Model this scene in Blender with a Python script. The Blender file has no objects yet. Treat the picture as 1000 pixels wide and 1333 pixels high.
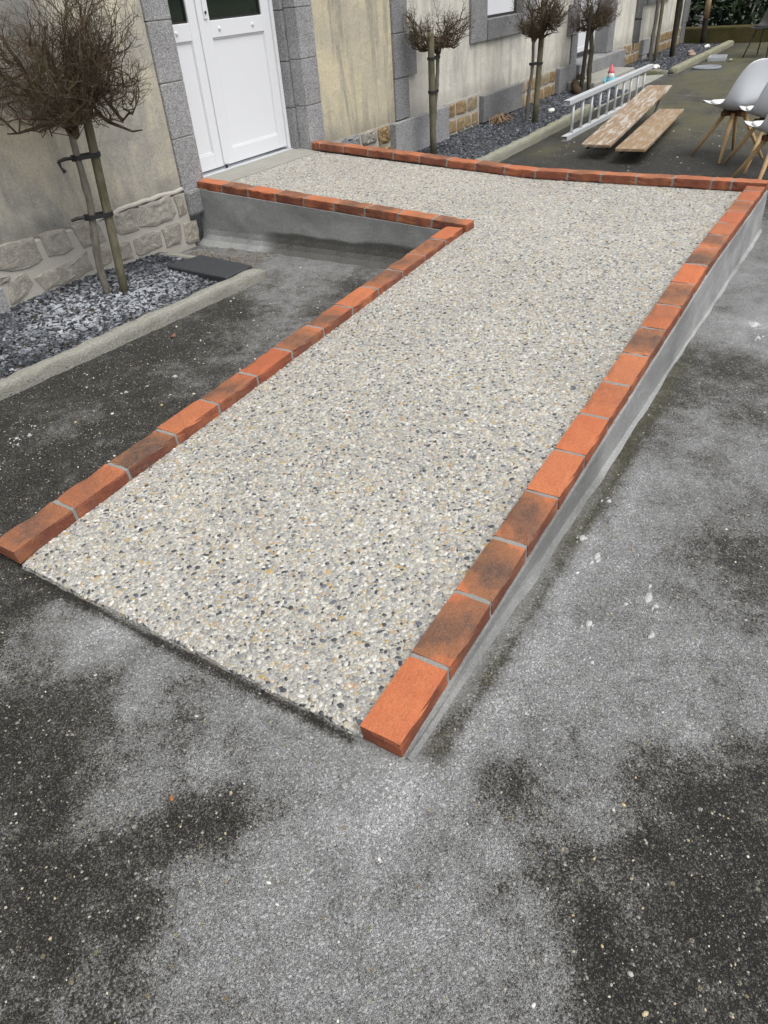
import bpy, math, random
import numpy as np
from mathutils import Matrix, Vector, noise as mnoise
scene = bpy.context.scene
COL = scene.collection
rad = math.radians

# ------------------------------------------------------------------ camera
cam = bpy.data.cameras.new("camera")
cam.sensor_fit = 'HORIZONTAL'; cam.sensor_width = 36.0; cam.lens = 33.07
cam.clip_start = 0.05; cam.clip_end = 400
cam_o = bpy.data.objects.new("camera", cam); COL.objects.link(cam_o)
R_, D_, F_ = (0.52815732, -0.84658768, -0.06587218), (-0.53792297, -0.27354875, -0.79737692), (0.65703023, 0.45657462, -0.59987574)
cam_o.matrix_world = Matrix(((R_[0], -D_[0], -F_[0], 0), (R_[1], -D_[1], -F_[1], 0), (R_[2], -D_[2], -F_[2], 1.35), (0, 0, 0, 1)))
scene.camera = cam_o

# ------------------------------------------------------------------ sky, sun, exposure
SUN_EL, SUN_AZ = 64.0, -108.0      # direction the light comes from (azimuth from +x, counter-clockwise)
world = bpy.data.worlds.new("World"); scene.world = world; world.use_nodes = True
wn = world.node_tree; wn.nodes.clear()
sky = wn.nodes.new('ShaderNodeTexSky'); sky.sky_type = 'NISHITA'; sky.sun_disc = False
sky.sun_elevation = rad(SUN_EL); sky.sun_rotation = rad(90 - SUN_AZ); sky.air_density = 1.0; sky.dust_density = 4.0; sky.ozone_density = 1.0
hs = wn.nodes.new('ShaderNodeHueSaturation'); hs.inputs['Saturation'].default_value = 0.22
bg = wn.nodes.new('ShaderNodeBackground'); bg.inputs['Strength'].default_value = 0.15
wo = wn.nodes.new('ShaderNodeOutputWorld')
wn.links.new(sky.outputs[0], hs.inputs['Color']); wn.links.new(hs.outputs[0], bg.inputs['Color']); wn.links.new(bg.outputs[0], wo.inputs['Surface'])
sun = bpy.data.lights.new("sun", 'SUN'); sun.energy = 1.3; sun.angle = rad(34); sun.color = (1.0, 0.97, 0.92)
sun_o = bpy.data.objects.new("sun", sun); COL.objects.link(sun_o)
sd = Vector((math.cos(rad(SUN_EL)) * math.cos(rad(SUN_AZ)), math.cos(rad(SUN_EL)) * math.sin(rad(SUN_AZ)), math.sin(rad(SUN_EL))))
sun_o.rotation_euler = sd.to_track_quat('Z', 'Y').to_euler()
vs = scene.view_settings
scene.display_settings.display_device = 'sRGB'
vs.view_transform = 'Standard'; vs.look = 'None'; vs.gamma = 1.0; vs.use_curve_mapping = False
vs.exposure = 0.48

# ------------------------------------------------------------------ helpers
def link(o, parent=None):
    COL.objects.link(o)
    if parent is not None: o.parent = parent
    return o
def tag(o, label=None, cat=None, group=None, kind=None):
    if label: o['label'] = label
    if cat: o['category'] = cat
    if group: o['group'] = group
    if kind: o['kind'] = kind
    return o
def empty(name, loc, label, cat, group=None, rz=0.0):
    o = bpy.data.objects.new(name, None); o.empty_display_size = 0.1
    o.location = loc; o.rotation_euler = (0, 0, rz)
    COL.objects.link(o); return tag(o, label, cat, group)
class MB:
    """collects faces; build() links them as one mesh object (world coordinates unless the parent moves it)"""
    def __init__(s): s.v = []; s.f = []
    def add(s, vs_, fs):
        n = len(s.v); s.v += [tuple(map(float, p)) for p in vs_]; s.f += [tuple(i + n for i in f) for f in fs]; return s
    def box(s, x0, x1, y0, y1, z0, z1):
        return s.add([(x0, y0, z0), (x1, y0, z0), (x1, y1, z0), (x0, y1, z0), (x0, y0, z1), (x1, y0, z1), (x1, y1, z1), (x0, y1, z1)],
                     [(3, 2, 1, 0), (4, 5, 6, 7), (0, 1, 5, 4), (1, 2, 6, 5), (2, 3, 7, 6), (3, 0, 4, 7)])
    def tube(s, pts, rr, n=8, cap=True):
        pts = [Vector(p) for p in pts]; vs_, fs = [], []
        m = len(pts); ref = None
        for i, p in enumerate(pts):
            d = (pts[min(i + 1, m - 1)] - pts[max(i - 1, 0)]).normalized()
            if ref is None: ref = Vector((0, 0, 1)) if abs(d.z) < .9 else Vector((1, 0, 0))
            a = d.cross(ref).normalized(); b = a.cross(d); ref = b if abs(d.dot(b)) < .9 else ref
            r = rr[i] if hasattr(rr, '__len__') else rr
            for k in range(n):
                t = 2 * math.pi * k / n; vs_.append(p + r * (math.cos(t) * a + math.sin(t) * b))
        for i in range(m - 1):
            for k in range(n):
                k2 = (k + 1) % n; fs.append((i * n + k, i * n + k2, (i + 1) * n + k2, (i + 1) * n + k))
        if cap: fs += [tuple(range(n))[::-1], tuple(range((m - 1) * n, m * n))]
        return s.add(vs_, fs)
    def lathe(s, prof, n=16, c=(0, 0, 0), sx=1, sy=1):
        vs_, fs = [], []; m = len(prof)
        for r, z in prof:
            for k in range(n):
                t = 2 * math.pi * k / n; vs_.append((c[0] + sx * r * math.cos(t), c[1] + sy * r * math.sin(t), c[2] + z))
        for i in range(m - 1):
            for k in range(n):
                k2 = (k + 1) % n; fs.append((i * n + k, i * n + k2, (i + 1) * n + k2, (i + 1) * n + k))
        fs += [tuple(range(n))[::-1], tuple(range((m - 1) * n, m * n))]
        return s.add(vs_, fs)
    def strip(s, prof, path):
        """prof(t)->list of (x,y,z) cross-section for every t in path, joined"""
        rows = [prof(t) for t in path]; k = len(rows[0]); vs_ = [p for r in rows for p in r]
        fs = [(i * k + j, (i + 1) * k + j, (i + 1) * k + j + 1, i * k + j + 1) for i in range(len(rows) - 1) for j in range(k - 1)]
        return s.add(vs_, fs)
    def mesh(s, name, m, smooth=False):
        me = bpy.data.meshes.new(name); me.from_pydata(s.v, [], s.f); me.update()
        if m: me.materials.append(m)
        if smooth: me.polygons.foreach_set('use_smooth', [True] * len(me.polygons))
        return me
    def build(s, name, m, parent=None, smooth=False, bevel=0, loc=None, kind=None, sub=0):
        o = bpy.data.objects.new(name, s.mesh(name, m, smooth)); link(o, parent)
        if loc: o.location = loc
        if bevel:
            b = o.modifiers.new('bevel', 'BEVEL'); b.width = bevel; b.segments = 2; b.limit_method = 'ANGLE'
        if sub:
            b = o.modifiers.new('sub', 'SUBSURF'); b.levels = sub; b.render_levels = sub
        if kind: o['kind'] = kind
        return o
def flip(o): o.data.flip_normals(); return o
def smooth01(t): t = np.clip(t, 0, 1); return t * t * (3 - 2 * t)

# ---- material node shorthand
class NT:
    def __init__(s, name):
        s.m = bpy.data.materials.new(name); s.m.use_nodes = True; s.t = s.m.node_tree; s.n = s.t.nodes; s.n.clear()
        s.out = s.n.new('ShaderNodeOutputMaterial'); s.b = s.n.new('ShaderNodeBsdfPrincipled'); s.t.links.new(s.b.outputs[0], s.out.inputs[0])
        s.tc = s.n.new('ShaderNodeTexCoord'); s.geo = s.n.new('ShaderNodeNewGeometry')
    def L(s, a, sock):
        if isinstance(a, (int, float)): sock.default_value = a
        elif isinstance(a, tuple): sock.default_value = a if len(a) == 4 or sock.type == 'VECTOR' else (*a, 1)
        else: s.t.links.new(a, sock)
    def pos(s, scale=(1, 1, 1), obj=False, rot=(0, 0, 0)):
        m = s.n.new('ShaderNodeMapping'); m.inputs['Scale'].default_value = scale; m.inputs['Rotation'].default_value = rot
        s.L(s.tc.outputs['Object'] if obj else s.geo.outputs['Position'], m.inputs[0]); return m.outputs[0]
    def noise(s, vec, scale=5, detail=4, rough=.55, dist=0, col=False):
        n = s.n.new('ShaderNodeTexNoise'); n.inputs['Scale'].default_value = scale; n.inputs['Detail'].default_value = detail
        n.inputs['Roughness'].default_value = rough; n.inputs['Distortion'].default_value = dist; s.L(vec, n.inputs['Vector'])
        return n.outputs[1 if col else 0]
    def vor(s, vec, scale=5, feature='F1', rnd=1):
        n = s.n.new('ShaderNodeTexVoronoi'); n.feature = feature; n.inputs['Scale'].default_value = scale; n.inputs['Randomness'].default_value = rnd; s.L(vec, n.inputs['Vector'])
        return n
    def ramp(s, fac, stops, const=False):
        n = s.n.new('ShaderNodeValToRGB'); cr = n.color_ramp
        if const: cr.interpolation = 'CONSTANT'
        while len(cr.elements) > 1: cr.elements.remove(cr.elements[0])
        for i, (p, c) in enumerate(stops):
            e = cr.elements[0] if i == 0 else cr.elements.new(p)
            e.position = p; e.color = (c, c, c, 1) if isinstance(c, (int, float)) else (*c, 1)
        s.L(fac, n.inputs[0]); return n.outputs[0]
    def mix(s, f, a, b, mode='MIX'):
        n = s.n.new('ShaderNodeMix'); n.data_type = 'RGBA'; n.blend_type = mode
        s.L(f, n.inputs[0]); s.L(a, n.inputs[6]); s.L(b, n.inputs[7]); return n.outputs[2]
    def math(s, op, a, b=0.0, c=0.0, clamp=False):
        n = s.n.new('ShaderNodeMath'); n.operation = op; n.use_clamp = clamp
        s.L(a, n.inputs[0]); s.L(b, n.inputs[1]); s.L(c, n.inputs[2]); return n.outputs[0]
    def attr(s, name, kind='GEOMETRY'):
        n = s.n.new('ShaderNodeAttribute'); n.attribute_name = name; n.attribute_type = kind; return n
    def sep(s, v):
        n = s.n.new('ShaderNodeSeparateXYZ'); s.L(v, n.inputs[0]); return n.outputs
    def bump(s, h, strength=.5, dist=.01, prev=None):
        n = s.n.new('ShaderNodeBump'); n.inputs['Strength'].default_value = strength; n.inputs['Distance'].default_value = dist
        s.L(h, n.inputs['Height'])
        if prev is not None: s.L(prev, n.inputs['Normal'])
        return n.outputs[0]
    def fin(s, col, rough=.8, normal=None, spec=.5, metal=0):
        s.L(col, s.b.inputs['Base Color']); s.L(rough, s.b.inputs['Roughness']); s.b.inputs['Specular IOR Level'].default_value = spec
        s.b.inputs['Metallic'].default_value = metal
        if normal is not None: s.L(normal, s.b.inputs['Normal'])
        return s.m
    def rnd(s): return s.n.new('ShaderNodeObjectInfo').outputs['Random']

PEB = [(0, (.355, .35, .33)), (.2, (.455, .445, .405)), (.36, (.57, .555, .505)), (.46, (.45, .405, .31)), (.57, (.245, .246, .24)), (.68, (.33, .327, .315)),
       (.77, (.52, .495, .43)), (.84, (.052, .055, .064)), (.89, (.43, .315, .145)), (.925, (.44, .31, .195)), (.94, (.66, .65, .61)), (.965, (.125, .135, .158))]

def mat_aggregate():
    t = NT('exposed_aggregate'); p = t.pos()
    w = t.noise(p, 60, 2, col=True)
    pv = t.n.new('ShaderNodeVectorMath'); pv.operation = 'MULTIPLY_ADD'; t.L(w, pv.inputs[0]); pv.inputs[1].default_value = (.006, .006, .006); t.L(p, pv.inputs[2])
    v = t.vor(pv.outputs[0], 110); e = t.vor(pv.outputs[0], 110, 'DISTANCE_TO_EDGE')
    r = t.sep(v.outputs['Color'])
    c = t.ramp(r[0], PEB, True)
    c = t.mix(t.ramp(e.outputs[0], [(0, .75), (.12, 0.0)]), c, (.34, .33, .295))
    big = t.noise(p, 1.6, 4)
    c = t.mix(.35, c, t.ramp(big, [(.3, .62), (.7, 1.0)]), 'MULTIPLY')
    n = t.bump(t.ramp(e.outputs[0], [(0, 0), (.3, 1.0)]), .7, .004)
    return t.fin(c, .6, n)
def mat_pebble():
    t = NT('pebble_stone'); r = t.rnd()
    c = t.ramp(r, PEB, True)
    c = t.mix(.5, c, t.ramp(t.noise(t.pos((300, 300, 300)), 1, 2), [(.3, .6), (.7, 1)]), 'MULTIPLY')
    big = t.noise(t.pos(), 1.6, 4)
    c = t.mix(.35, c, t.ramp(big, [(.3, .62), (.7, 1.0)]), 'MULTIPLY')
    return t.fin(c, .5)
def mat_brick():
    t = NT('red_clay_brick'); po = t.pos(obj=True)
    orr = t.rnd()
    off = t.n.new('ShaderNodeVectorMath'); off.operation = 'ADD'
    t.L(po, off.inputs[0]); cmb = t.n.new('ShaderNodeCombineXYZ'); t.L(t.math('MULTIPLY', orr, 37.0), cmb.inputs[0]); t.L(t.math('MULTIPLY', orr, 91.0), cmb.inputs[1]); t.L(cmb.outputs[0], off.inputs[1])
    q = off.outputs[0]
    burn = t.attr('burn', 'OBJECT').outputs['Fac']; bx = t.attr('burn_x', 'OBJECT').outputs['Fac']
    r2 = t.math('FRACT', t.math('MULTIPLY', orr, 7.77)); r3 = t.math('FRACT', t.math('MULTIPLY', orr, 31.3))
    base = t.mix(t.noise(q, 14, 5, .6), (.47, .115, .042), (.66, .205, .08))
    base = t.mix(t.math('MULTIPLY', r2, .7), base, (.47, .19, .085)); base = t.mix(t.ramp(r3, [(.6, 0), (1, .6)]), base, (.34, .085, .04))
    base = t.mix(t.ramp(t.noise(q, 260, 2), [(.62, 0), (.72, .6)]), base, (.17, .05, .025))
    # scorch: where the kiln flame touched: a soft dark core inside a wider brown field, drawn out across the brick
    s = t.sep(po); nz = t.noise(q, 9, 3, .5, .8); nz2 = t.noise(q, 30, 4, .6)
    wob = t.math('ADD', t.math('SUBTRACT', nz, .5), t.math('MULTIPLY', t.math('SUBTRACT', nz2, .5), .25))
    skew = t.math('MULTIPLY', s[1], t.math('MULTIPLY', t.math('SUBTRACT', r3, .5), 1.6))
    dx = t.math('MULTIPLY', t.math('ADD', t.math('SUBTRACT', s[0], bx), skew), t.math('ADD', 5.5, t.math('MULTIPLY', r2, 6.0)))
    dy = t.math('MULTIPLY', t.math('SUBTRACT', s[1], t.math('MULTIPLY', t.math('SUBTRACT', r3, .5), .09)), 6.0)
    d2 = t.math('ADD', t.math('ADD', t.math('MULTIPLY', dx, dx), t.math('MULTIPLY', dy, dy)), t.math('MULTIPLY', wob, 2.2))
    core = t.ramp(d2, [(.0, 1), (.25, .7), (.42, .15), (.8, 0)])
    halo = t.ramp(t.math('MULTIPLY', d2, .45), [(.1, 1), (.46, .9), (.54, .22), (.9, 0)])
    c = t.mix(t.math('MULTIPLY', halo, t.math('MULTIPLY', burn, .95), clamp=True), base, t.mix(t.noise(q, 24, 5, .7), (.17, .085, .045), (.27, .135, .068)))
    c = t.mix(t.math('MULTIPLY', t.math('MULTIPLY', core, t.ramp(t.noise(q, 17, 5, .7, 1.2), [(.35, .25), (.6, 1)])), t.math('MULTIPLY', burn, .9), clamp=True), c, (.06, .05, .047))
    # pale cement smears, mostly on the upright faces
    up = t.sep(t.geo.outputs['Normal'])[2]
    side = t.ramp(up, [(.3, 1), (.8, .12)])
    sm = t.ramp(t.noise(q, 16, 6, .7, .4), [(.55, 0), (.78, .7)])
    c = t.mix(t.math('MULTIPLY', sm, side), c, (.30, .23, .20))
    c = t.mix(t.math('MULTIPLY', side, t.ramp(t.noise(q, 11, 3), [(.3, .25), (.6, .85)])), c, (.15, .04, .024))  # shade of the upright faces painted into the brick colour as dark red
    c = t.mix(.55, c, t.ramp(t.noise(q, 210, 4, .8), [(.36, .55), (.56, 1)]), 'MULTIPLY')
    pr = t.vor(q, 260); c = t.mix(t.ramp(pr.outputs[0], [(.10, .55), (.2, 0)]), c, (.62, .52, .42))
    h = t.math('ADD', t.noise(q, 120, 5, .7), t.math('MULTIPLY', t.noise(q, 18, 3), 1.5))
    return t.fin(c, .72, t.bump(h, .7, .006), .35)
def mat_mortar(name='grey_mortar', a=(.36, .35, .325), b=(.25, .245, .235), wet=True):
    t = NT(name); p = t.pos()
    c = t.mix(t.noise(p, 9, 6, .65), a, b)
    c = t.mix(t.ramp(t.noise(p, 260, 2), [(.55, 0), (.75, .4)]), c, (.5, .48, .45))
    rough = .85
    n = t.bump(t.math('ADD', t.noise(p, 180, 4, .7), t.noise(p, 22, 3)), .5, .004)
    return t.fin(c, rough, n, .3)
def mat_render():
    """fresh cement render of the ramp sides: paler where dry, darker and damp along the foot"""
    t = NT('cement_render'); p = t.pos(); s = t.sep(p)
    w = t.noise(t.pos((1.0, 1.0, 1.8)), 2.6, 7, .62, .2)
    c = t.ramp(w, [(.3, (.20, .206, .204)), (.5, (.28, .288, .285)), (.7, (.39, .40, .395))])
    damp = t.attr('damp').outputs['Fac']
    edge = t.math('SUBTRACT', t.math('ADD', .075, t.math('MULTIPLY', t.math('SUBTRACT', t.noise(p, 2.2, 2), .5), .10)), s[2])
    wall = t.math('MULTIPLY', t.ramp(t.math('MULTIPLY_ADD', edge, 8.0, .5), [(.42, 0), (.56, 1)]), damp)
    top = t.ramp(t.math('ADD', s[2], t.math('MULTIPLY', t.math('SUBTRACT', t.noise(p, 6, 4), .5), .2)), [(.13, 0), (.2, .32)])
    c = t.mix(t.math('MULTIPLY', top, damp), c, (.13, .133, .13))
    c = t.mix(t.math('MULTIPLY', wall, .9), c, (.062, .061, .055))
    c = t.mix(t.ramp(t.noise(p, 240, 2), [(.55, 0), (.7, .3)]), c, (.42, .42, .4))
    c = t.mix(.55, c, t.ramp(t.noise(p, 130, 4, .8), [(.36, .5), (.58, 1)]), 'MULTIPLY')
    gp = t.vor(p, 210); c = t.mix(t.ramp(gp.outputs[0], [(.12, .5), (.24, 0)]), c, (.40, .39, .36))
    n = t.bump(t.math('ADD', t.noise(p, 190, 4, .75), t.math('MULTIPLY', t.noise(p, 14, 4), 2.0)), .7, .006)
    return t.fin(c, .85, n, .25)
def mat_asphalt():
    t = NT('worn_asphalt'); p = t.pos()
    tone = t.attr('tone').outputs['Fac']; moss = t.attr('moss').outputs['Fac']
    n1 = t.noise(p, 5, 7, .68, .5); n2 = t.noise(p, 18, 7, .75, .6); n3 = t.noise(p, 170, 4, .75)
    f = t.math('ADD', t.math('MULTIPLY_ADD', tone, 1.15, -.02), t.math('MULTIPLY', t.math('SUBTRACT', n1, .5), .8))
    f = t.math('ADD', f, t.math('MULTIPLY', t.math('SUBTRACT', n2, .5), .72))
    f = t.math('ADD', f, t.math('MULTIPLY', t.math('SUBTRACT', n3, .5), .45))
    cell = t.vor(p, 300); cr = t.sep(cell.outputs['Color']); ce = t.vor(p, 300, 'DISTANCE_TO_EDGE')
    f = t.math('ADD', f, t.math('MULTIPLY', t.math('SUBTRACT', cr[1], .5), .30))
    c = t.ramp(f, [(.08, (.021, .020, .017)), (.25, (.045, .043, .037)), (.34, (.13, .129, .12)), (.46, (.245, .246, .245)), (.68, (.345, .35, .352)), (.95, (.48, .487, .49))])
    # stone chips showing in the worn binder
    chip = t.math('GREATER_THAN', cr[0], .80)
    cc = t.ramp(cr[1], [(0, (.05, .05, .048)), (.45, (.14, .135, .12)), (.7, (.24, .235, .21)), (.93, (.36, .33, .25)), (1, (.5, .48, .43))])
    c = t.mix(t.math('MULTIPLY', chip, t.ramp(f, [(.1, .5), (.5, .35)])), c, cc)
    v2 = t.vor(p, 75); r2 = t.sep(v2.outputs['Color'])
    sp = t.math('MULTIPLY', t.math('GREATER_THAN', r2[0], .945), t.ramp(v2.outputs[0], [(.28, .85), (.4, 0)]))
    c = t.mix(sp, c, t.ramp(r2[1], [(0, (.1, .1, .09)), (.4, (.22, .21, .18)), (.7, (.3, .25, .13)), (1, (.5, .49, .45))]))
    # pits between the grains
    pv_ = t.vor(p, 190); pr_ = t.sep(pv_.outputs['Color']); pit = t.math('MULTIPLY', t.ramp(pv_.outputs[0], [(.16, 1), (.34, 0)]), t.ramp(t.math('ADD', pr_[0], t.math('MULTIPLY', t.math('SUBTRACT', t.noise(p, 6, 4), .5), 1.2)), [(.55, 0), (.7, 1)]))
    c = t.mix(t.math('MULTIPLY', pit, .85), c, (.03, .03, .028))
    mo = t.math('MULTIPLY', t.math('MULTIPLY', moss, 1.5), t.ramp(t.noise(p, 1.6, 6, .7), [(.36, .1), (.6, 1)]))
    c = t.mix(t.math('MULTIPLY', mo, .8, clamp=True), c, t.mix(n3, (.085, .08, .034), (.19, .18, .095)))
    h = t.math('ADD', t.math('MULTIPLY', t.ramp(ce.outputs[0], [(0, 0), (.3, 1)]), .8), t.math('MULTIPLY', t.noise(p, 140, 4, .7), 1.6))
    nb = t.bump(h, .9, .005); nb = t.bump(n2, .35, .03, nb)
    rough = t.ramp(f, [(.1, .55), (.6, .85)])
    return t.fin(c, rough, nb, .4)
def mat_plaster(name, stops, streak=1.0, streakcol=(.17, .165, .15), seed=0.0):
    t = NT(name); p0 = t.pos(); add = t.n.new('ShaderNodeVectorMath'); add.operation = 'ADD'; t.L(p0, add.inputs[0]); add.inputs[1].default_value = (seed, 0, 0); p = add.outputs[0]
    c = t.ramp(t.noise(p, 1.5, 6, .62, .5), stops)
    sm = t.n.new('ShaderNodeMapping'); sm.inputs['Scale'].default_value = (4.2, 4.2, .55); t.L(p, sm.inputs[0])
    st = t.ramp(t.noise(sm.outputs[0], 1.5, 7, .68, .6), [(.45, 0), (.66, 1)])
    c = t.mix(t.math('MULTIPLY', st, .8 * streak), c, streakcol)
    z = t.sep(p0)[2]
    foot = t.ramp(t.math('ADD', z, t.math('MULTIPLY', t.noise(p, 6, 5, .7), .16)), [(.36, 1), (.52, 0)])
    c = t.mix(t.math('MULTIPLY', foot, .45), c, (.15, .14, .12))
    gr = t.noise(p, 120, 5, .8)
    c = t.mix(.6, c, t.ramp(gr, [(.34, .55), (.54, 1.0)]), 'MULTIPLY')
    c = t.mix(t.ramp(t.noise(p, 55, 4, .75), [(.56, 0), (.75, .25)]), c, (.14, .135, .12))
    n = t.bump(t.math('ADD', t.noise(p, 110, 5, .8), t.math('MULTIPLY', t.noise(p, 14, 4), 1.5)), .9, .009)
    return t.fin(c, .92, n, .15)
def mat_granite(name='grey_granite', k=1.0, warm=0.0):
    k *= 1.6
    t = NT(name); p = t.pos(); q = t.pos(obj=True)
    v = t.vor(p, 270); r = t.sep(v.outputs['Color'])
    c = t.ramp(r[0], [(0, (.09 * k, .091 * k, .096 * k)), (.3, (.19 * k, .19 * k, .195 * k)), (.6, (.26 * k, .26 * k, .262 * k)), (1, ((.36 + warm) * k, .36 * k, (.36 - warm) * k))])
    c = t.mix(.6, c, t.ramp(t.noise(p, 3, 6, .65), [(.3, .55), (.7, 1.0)]), 'MULTIPLY')
    c = t.mix(.7, c, t.ramp(t.noise(p, 70, 4, .8), [(.35, .5), (.6, 1)]), 'MULTIPLY')
    n = t.bump(t.math('ADD', t.noise(p, 120, 4, .75), t.noise(p, 10, 4)), .6, .006)
    return t.fin(c, .85, n, .2)
def mat_stone(name, cols):
    t = NT(name); p = t.pos(); r = t.rnd()
    c = t.ramp(r, cols)
    c = t.mix(t.ramp(t.noise(p, 14, 6, .7, .4), [(.35, 0), (.7, .75)]), c, tuple(x * .62 for x in cols[0][1]))
    c = t.mix(t.ramp(t.noise(p, 34, 5, .7), [(.5, 0), (.72, .5)]), c, tuple(min(1, x * 1.5) for x in cols[-1][1]))
    c = t.mix(.7, c, t.ramp(t.noise(p, 130, 4, .8), [(.35, .45), (.6, 1)]), 'MULTIPLY')
    n = t.bump(t.math('ADD', t.noise(p, 40, 7, .75), t.math('MULTIPLY', t.noise(p, 150, 3), .5)), .85, .010)
    return t.fin(c, .9, n, .15)
def mat_plain(name, col, rough=.6, var=.12, scale=20, spec=.4, metal=0, bump=.15):
    t = NT(name); p = t.pos()
    c = t.mix(t.noise(p, scale, 5, .6), tuple(x * (1 - var) for x in col), tuple(min(1, x * (1 + var)) for x in col))
    return t.fin(c, rough, t.bump(t.noise(p, scale * 6, 3), bump, .003), spec, metal)
def mat_bark(name, a, b, moss=None):
    t = NT(name); p = t.pos((6, 6, 1.2))
    c = t.mix(t.ramp(t.noise(p, 12, 5, .7), [(.35, 0), (.65, 1)]), a, b)
    if moss: c = t.mix(t.ramp(t.noise(t.pos(), 9, 4), [(.5, 0), (.65, .7)]), c, moss)
    return t.fin(c, .9, t.bump(t.noise(p, 30, 5, .7), .6, .006), .2)
def mat_slate():
    t = NT('slate_chip'); r = t.rnd(); p = t.pos()
    c = t.ramp(r, [(0, (.012, .014, .018)), (.45, (.028, .032, .041)), (.8, (.062, .07, .085)), (.94, (.12, .13, .15)), (1, (.28, .29, .31))])
    d = t.n.new('ShaderNodeVectorMath'); d.operation = 'DISTANCE'   # cement dust spilt in the near bed
    mp = t.n.new('ShaderNodeMapping'); mp.inputs['Scale'].default_value = (1, 1.55, 0); t.L(p, mp.inputs[0]); t.L(mp.outputs[0], d.inputs[0]); d.inputs[1].default_value = (2.45, 3.48 * 1.55, 0)
    dust = t.ramp(t.math('ADD', d.outputs['Value'], t.math('MULTIPLY', t.math('SUBTRACT', t.noise(p, 7, 5, .7), .5), 1.0)), [(.30, 1), (.72, 0)])
    dust = t.math('MULTIPLY', dust, t.ramp(t.math('FRACT', t.math('MULTIPLY', r, 17.3)), [(.35, .05), (.6, 1)]))
    c = t.mix(t.math('MULTIPLY', dust, .8), c, (.40, .42, .455))
    return t.fin(c, .38, t.bump(t.noise(p, 90, 3), .4, .004), .5)
def mat_wood(name, a, b, worn=None, axis=(1, 22, 22)):
    t = NT(name); p = t.pos(axis, obj=True)
    c = t.mix(t.ramp(t.noise(p, 3, 6, .7, .6), [(.3, 0), (.7, 1)]), a, b)
    if worn: c = t.mix(t.ramp(t.noise(t.pos((1.6, 10, 10), obj=True), 2.2, 7, .75, .3), [(.5, 0), (.57, .85)]), c, worn)
    return t.fin(c, .65, t.bump(t.noise(p, 9, 5), .3, .004), .3)

M = dict(
    aggregate=mat_aggregate(), pebble=mat_pebble(), brick=mat_brick(), mortar=mat_mortar('grey_mortar', (.27, .265, .245), (.17, .165, .155)), render=mat_render(), asphalt=mat_asphalt(),
    plasterL=mat_plaster('ochre_plaster', [(.32, (.24, .237, .222)), (.44, (.43, .412, .36)), (.54, (.60, .555, .445)), (.66, (.74, .675, .53))], .7, (.22, .218, .205), 3.1),
    plasterM=mat_plaster('cream_plaster', [(.28, (.46, .43, .36)), (.5, (.63, .565, .41)), (.72, (.72, .64, .45))], 1.0, (.20, .20, .19), 0.25),
    plasterR=mat_plaster('pale_plaster', [(.28, (.52, .505, .46)), (.5, (.70, .675, .60)), (.72, (.78, .745, .65))], .6, (.25, .24, .215), 0),
    granite=mat_granite('grey_granite', 1.0), granite_dark=mat_granite('dark_granite', .62), granite_mid=mat_granite('plinth_granite', .78),
    stone_grey=mat_stone('grey_rubble_stone', [(0, (.35, .33, .29)), (.5, (.41, .39, .345)), (1, (.42, .385, .32))]),
    stone_brown=mat_stone('brown_rubble_stone', [(0, (.28, .185, .085)), (.5, (.36, .255, .14)), (1, (.36, .31, .22))]),
    joint=mat_mortar('pale_lime_mortar', (.36, .335, .285), (.25, .23, .19)), joint_pale=mat_mortar('white_lime_mortar', (.43, .41, .365), (.32, .305, .27)),
    white=mat_plain('white_pvc', (.68, .695, .72), .32, .03, 3, .5, 0, .02), glass=mat_plain('dark_glass', (.012, .02, .014), .06, .3, 3, .5, 0, 0),
    dark_metal=mat_plain('dark_metal', (.03, .03, .03), .5, .3), alu=mat_plain('dull_aluminium', (.56, .58, .60), .45, .10, 30, .5, .25),
    bark=mat_bark('grey_bark', (.10, .092, .075), (.20, .185, .155)), twig=mat_bark('dark_twig', (.04, .029, .02), (.115, .082, .055), (.085, .078, .036)),
    stakewood=mat_bark('weathered_stake', (.105, .097, .062), (.175, .16, .11), (.075, .077, .04)), rubber=mat_plain('black_rubber', (.02, .02, .02), .6, .3),
    barkdark=mat_bark('dark_bark', (.045, .04, .028), (.10, .088, .062), (.06, .06, .03)), stakeblack=mat_bark('tarred_stake', (.02, .018, .015), (.045, .04, .032)),
    slate=mat_slate(), kerb=None, shell=mat_plain('white_plastic_shell', (.66, .68, .71), .4, .03, 4, .5, 0, .02), cushion=mat_plain('white_cushion', (.76, .76, .75), .55, .05, 10),
    legwood=mat_wood('beech_leg', (.42, .27, .13), (.54, .37, .20), None, (20, 20, 2)), legdark=mat_wood('dark_wood_bracket', (.10, .045, .022), (.16, .075, .04)),
    board=mat_wood('worn_board', (.20, .135, .085), (.30, .215, .14), (.46, .435, .39)), board2=mat_wood('varnished_board', (.22, .145, .08), (.31, .215, .125), (.36, .31, .25)),
    concrete=mat_mortar('pale_concrete', (.33, .325, .29), (.21, .21, .18)), soil=mat_plain('damp_soil', (.05, .045, .036), .95, .4, 60, .2, 0, .8))
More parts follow.
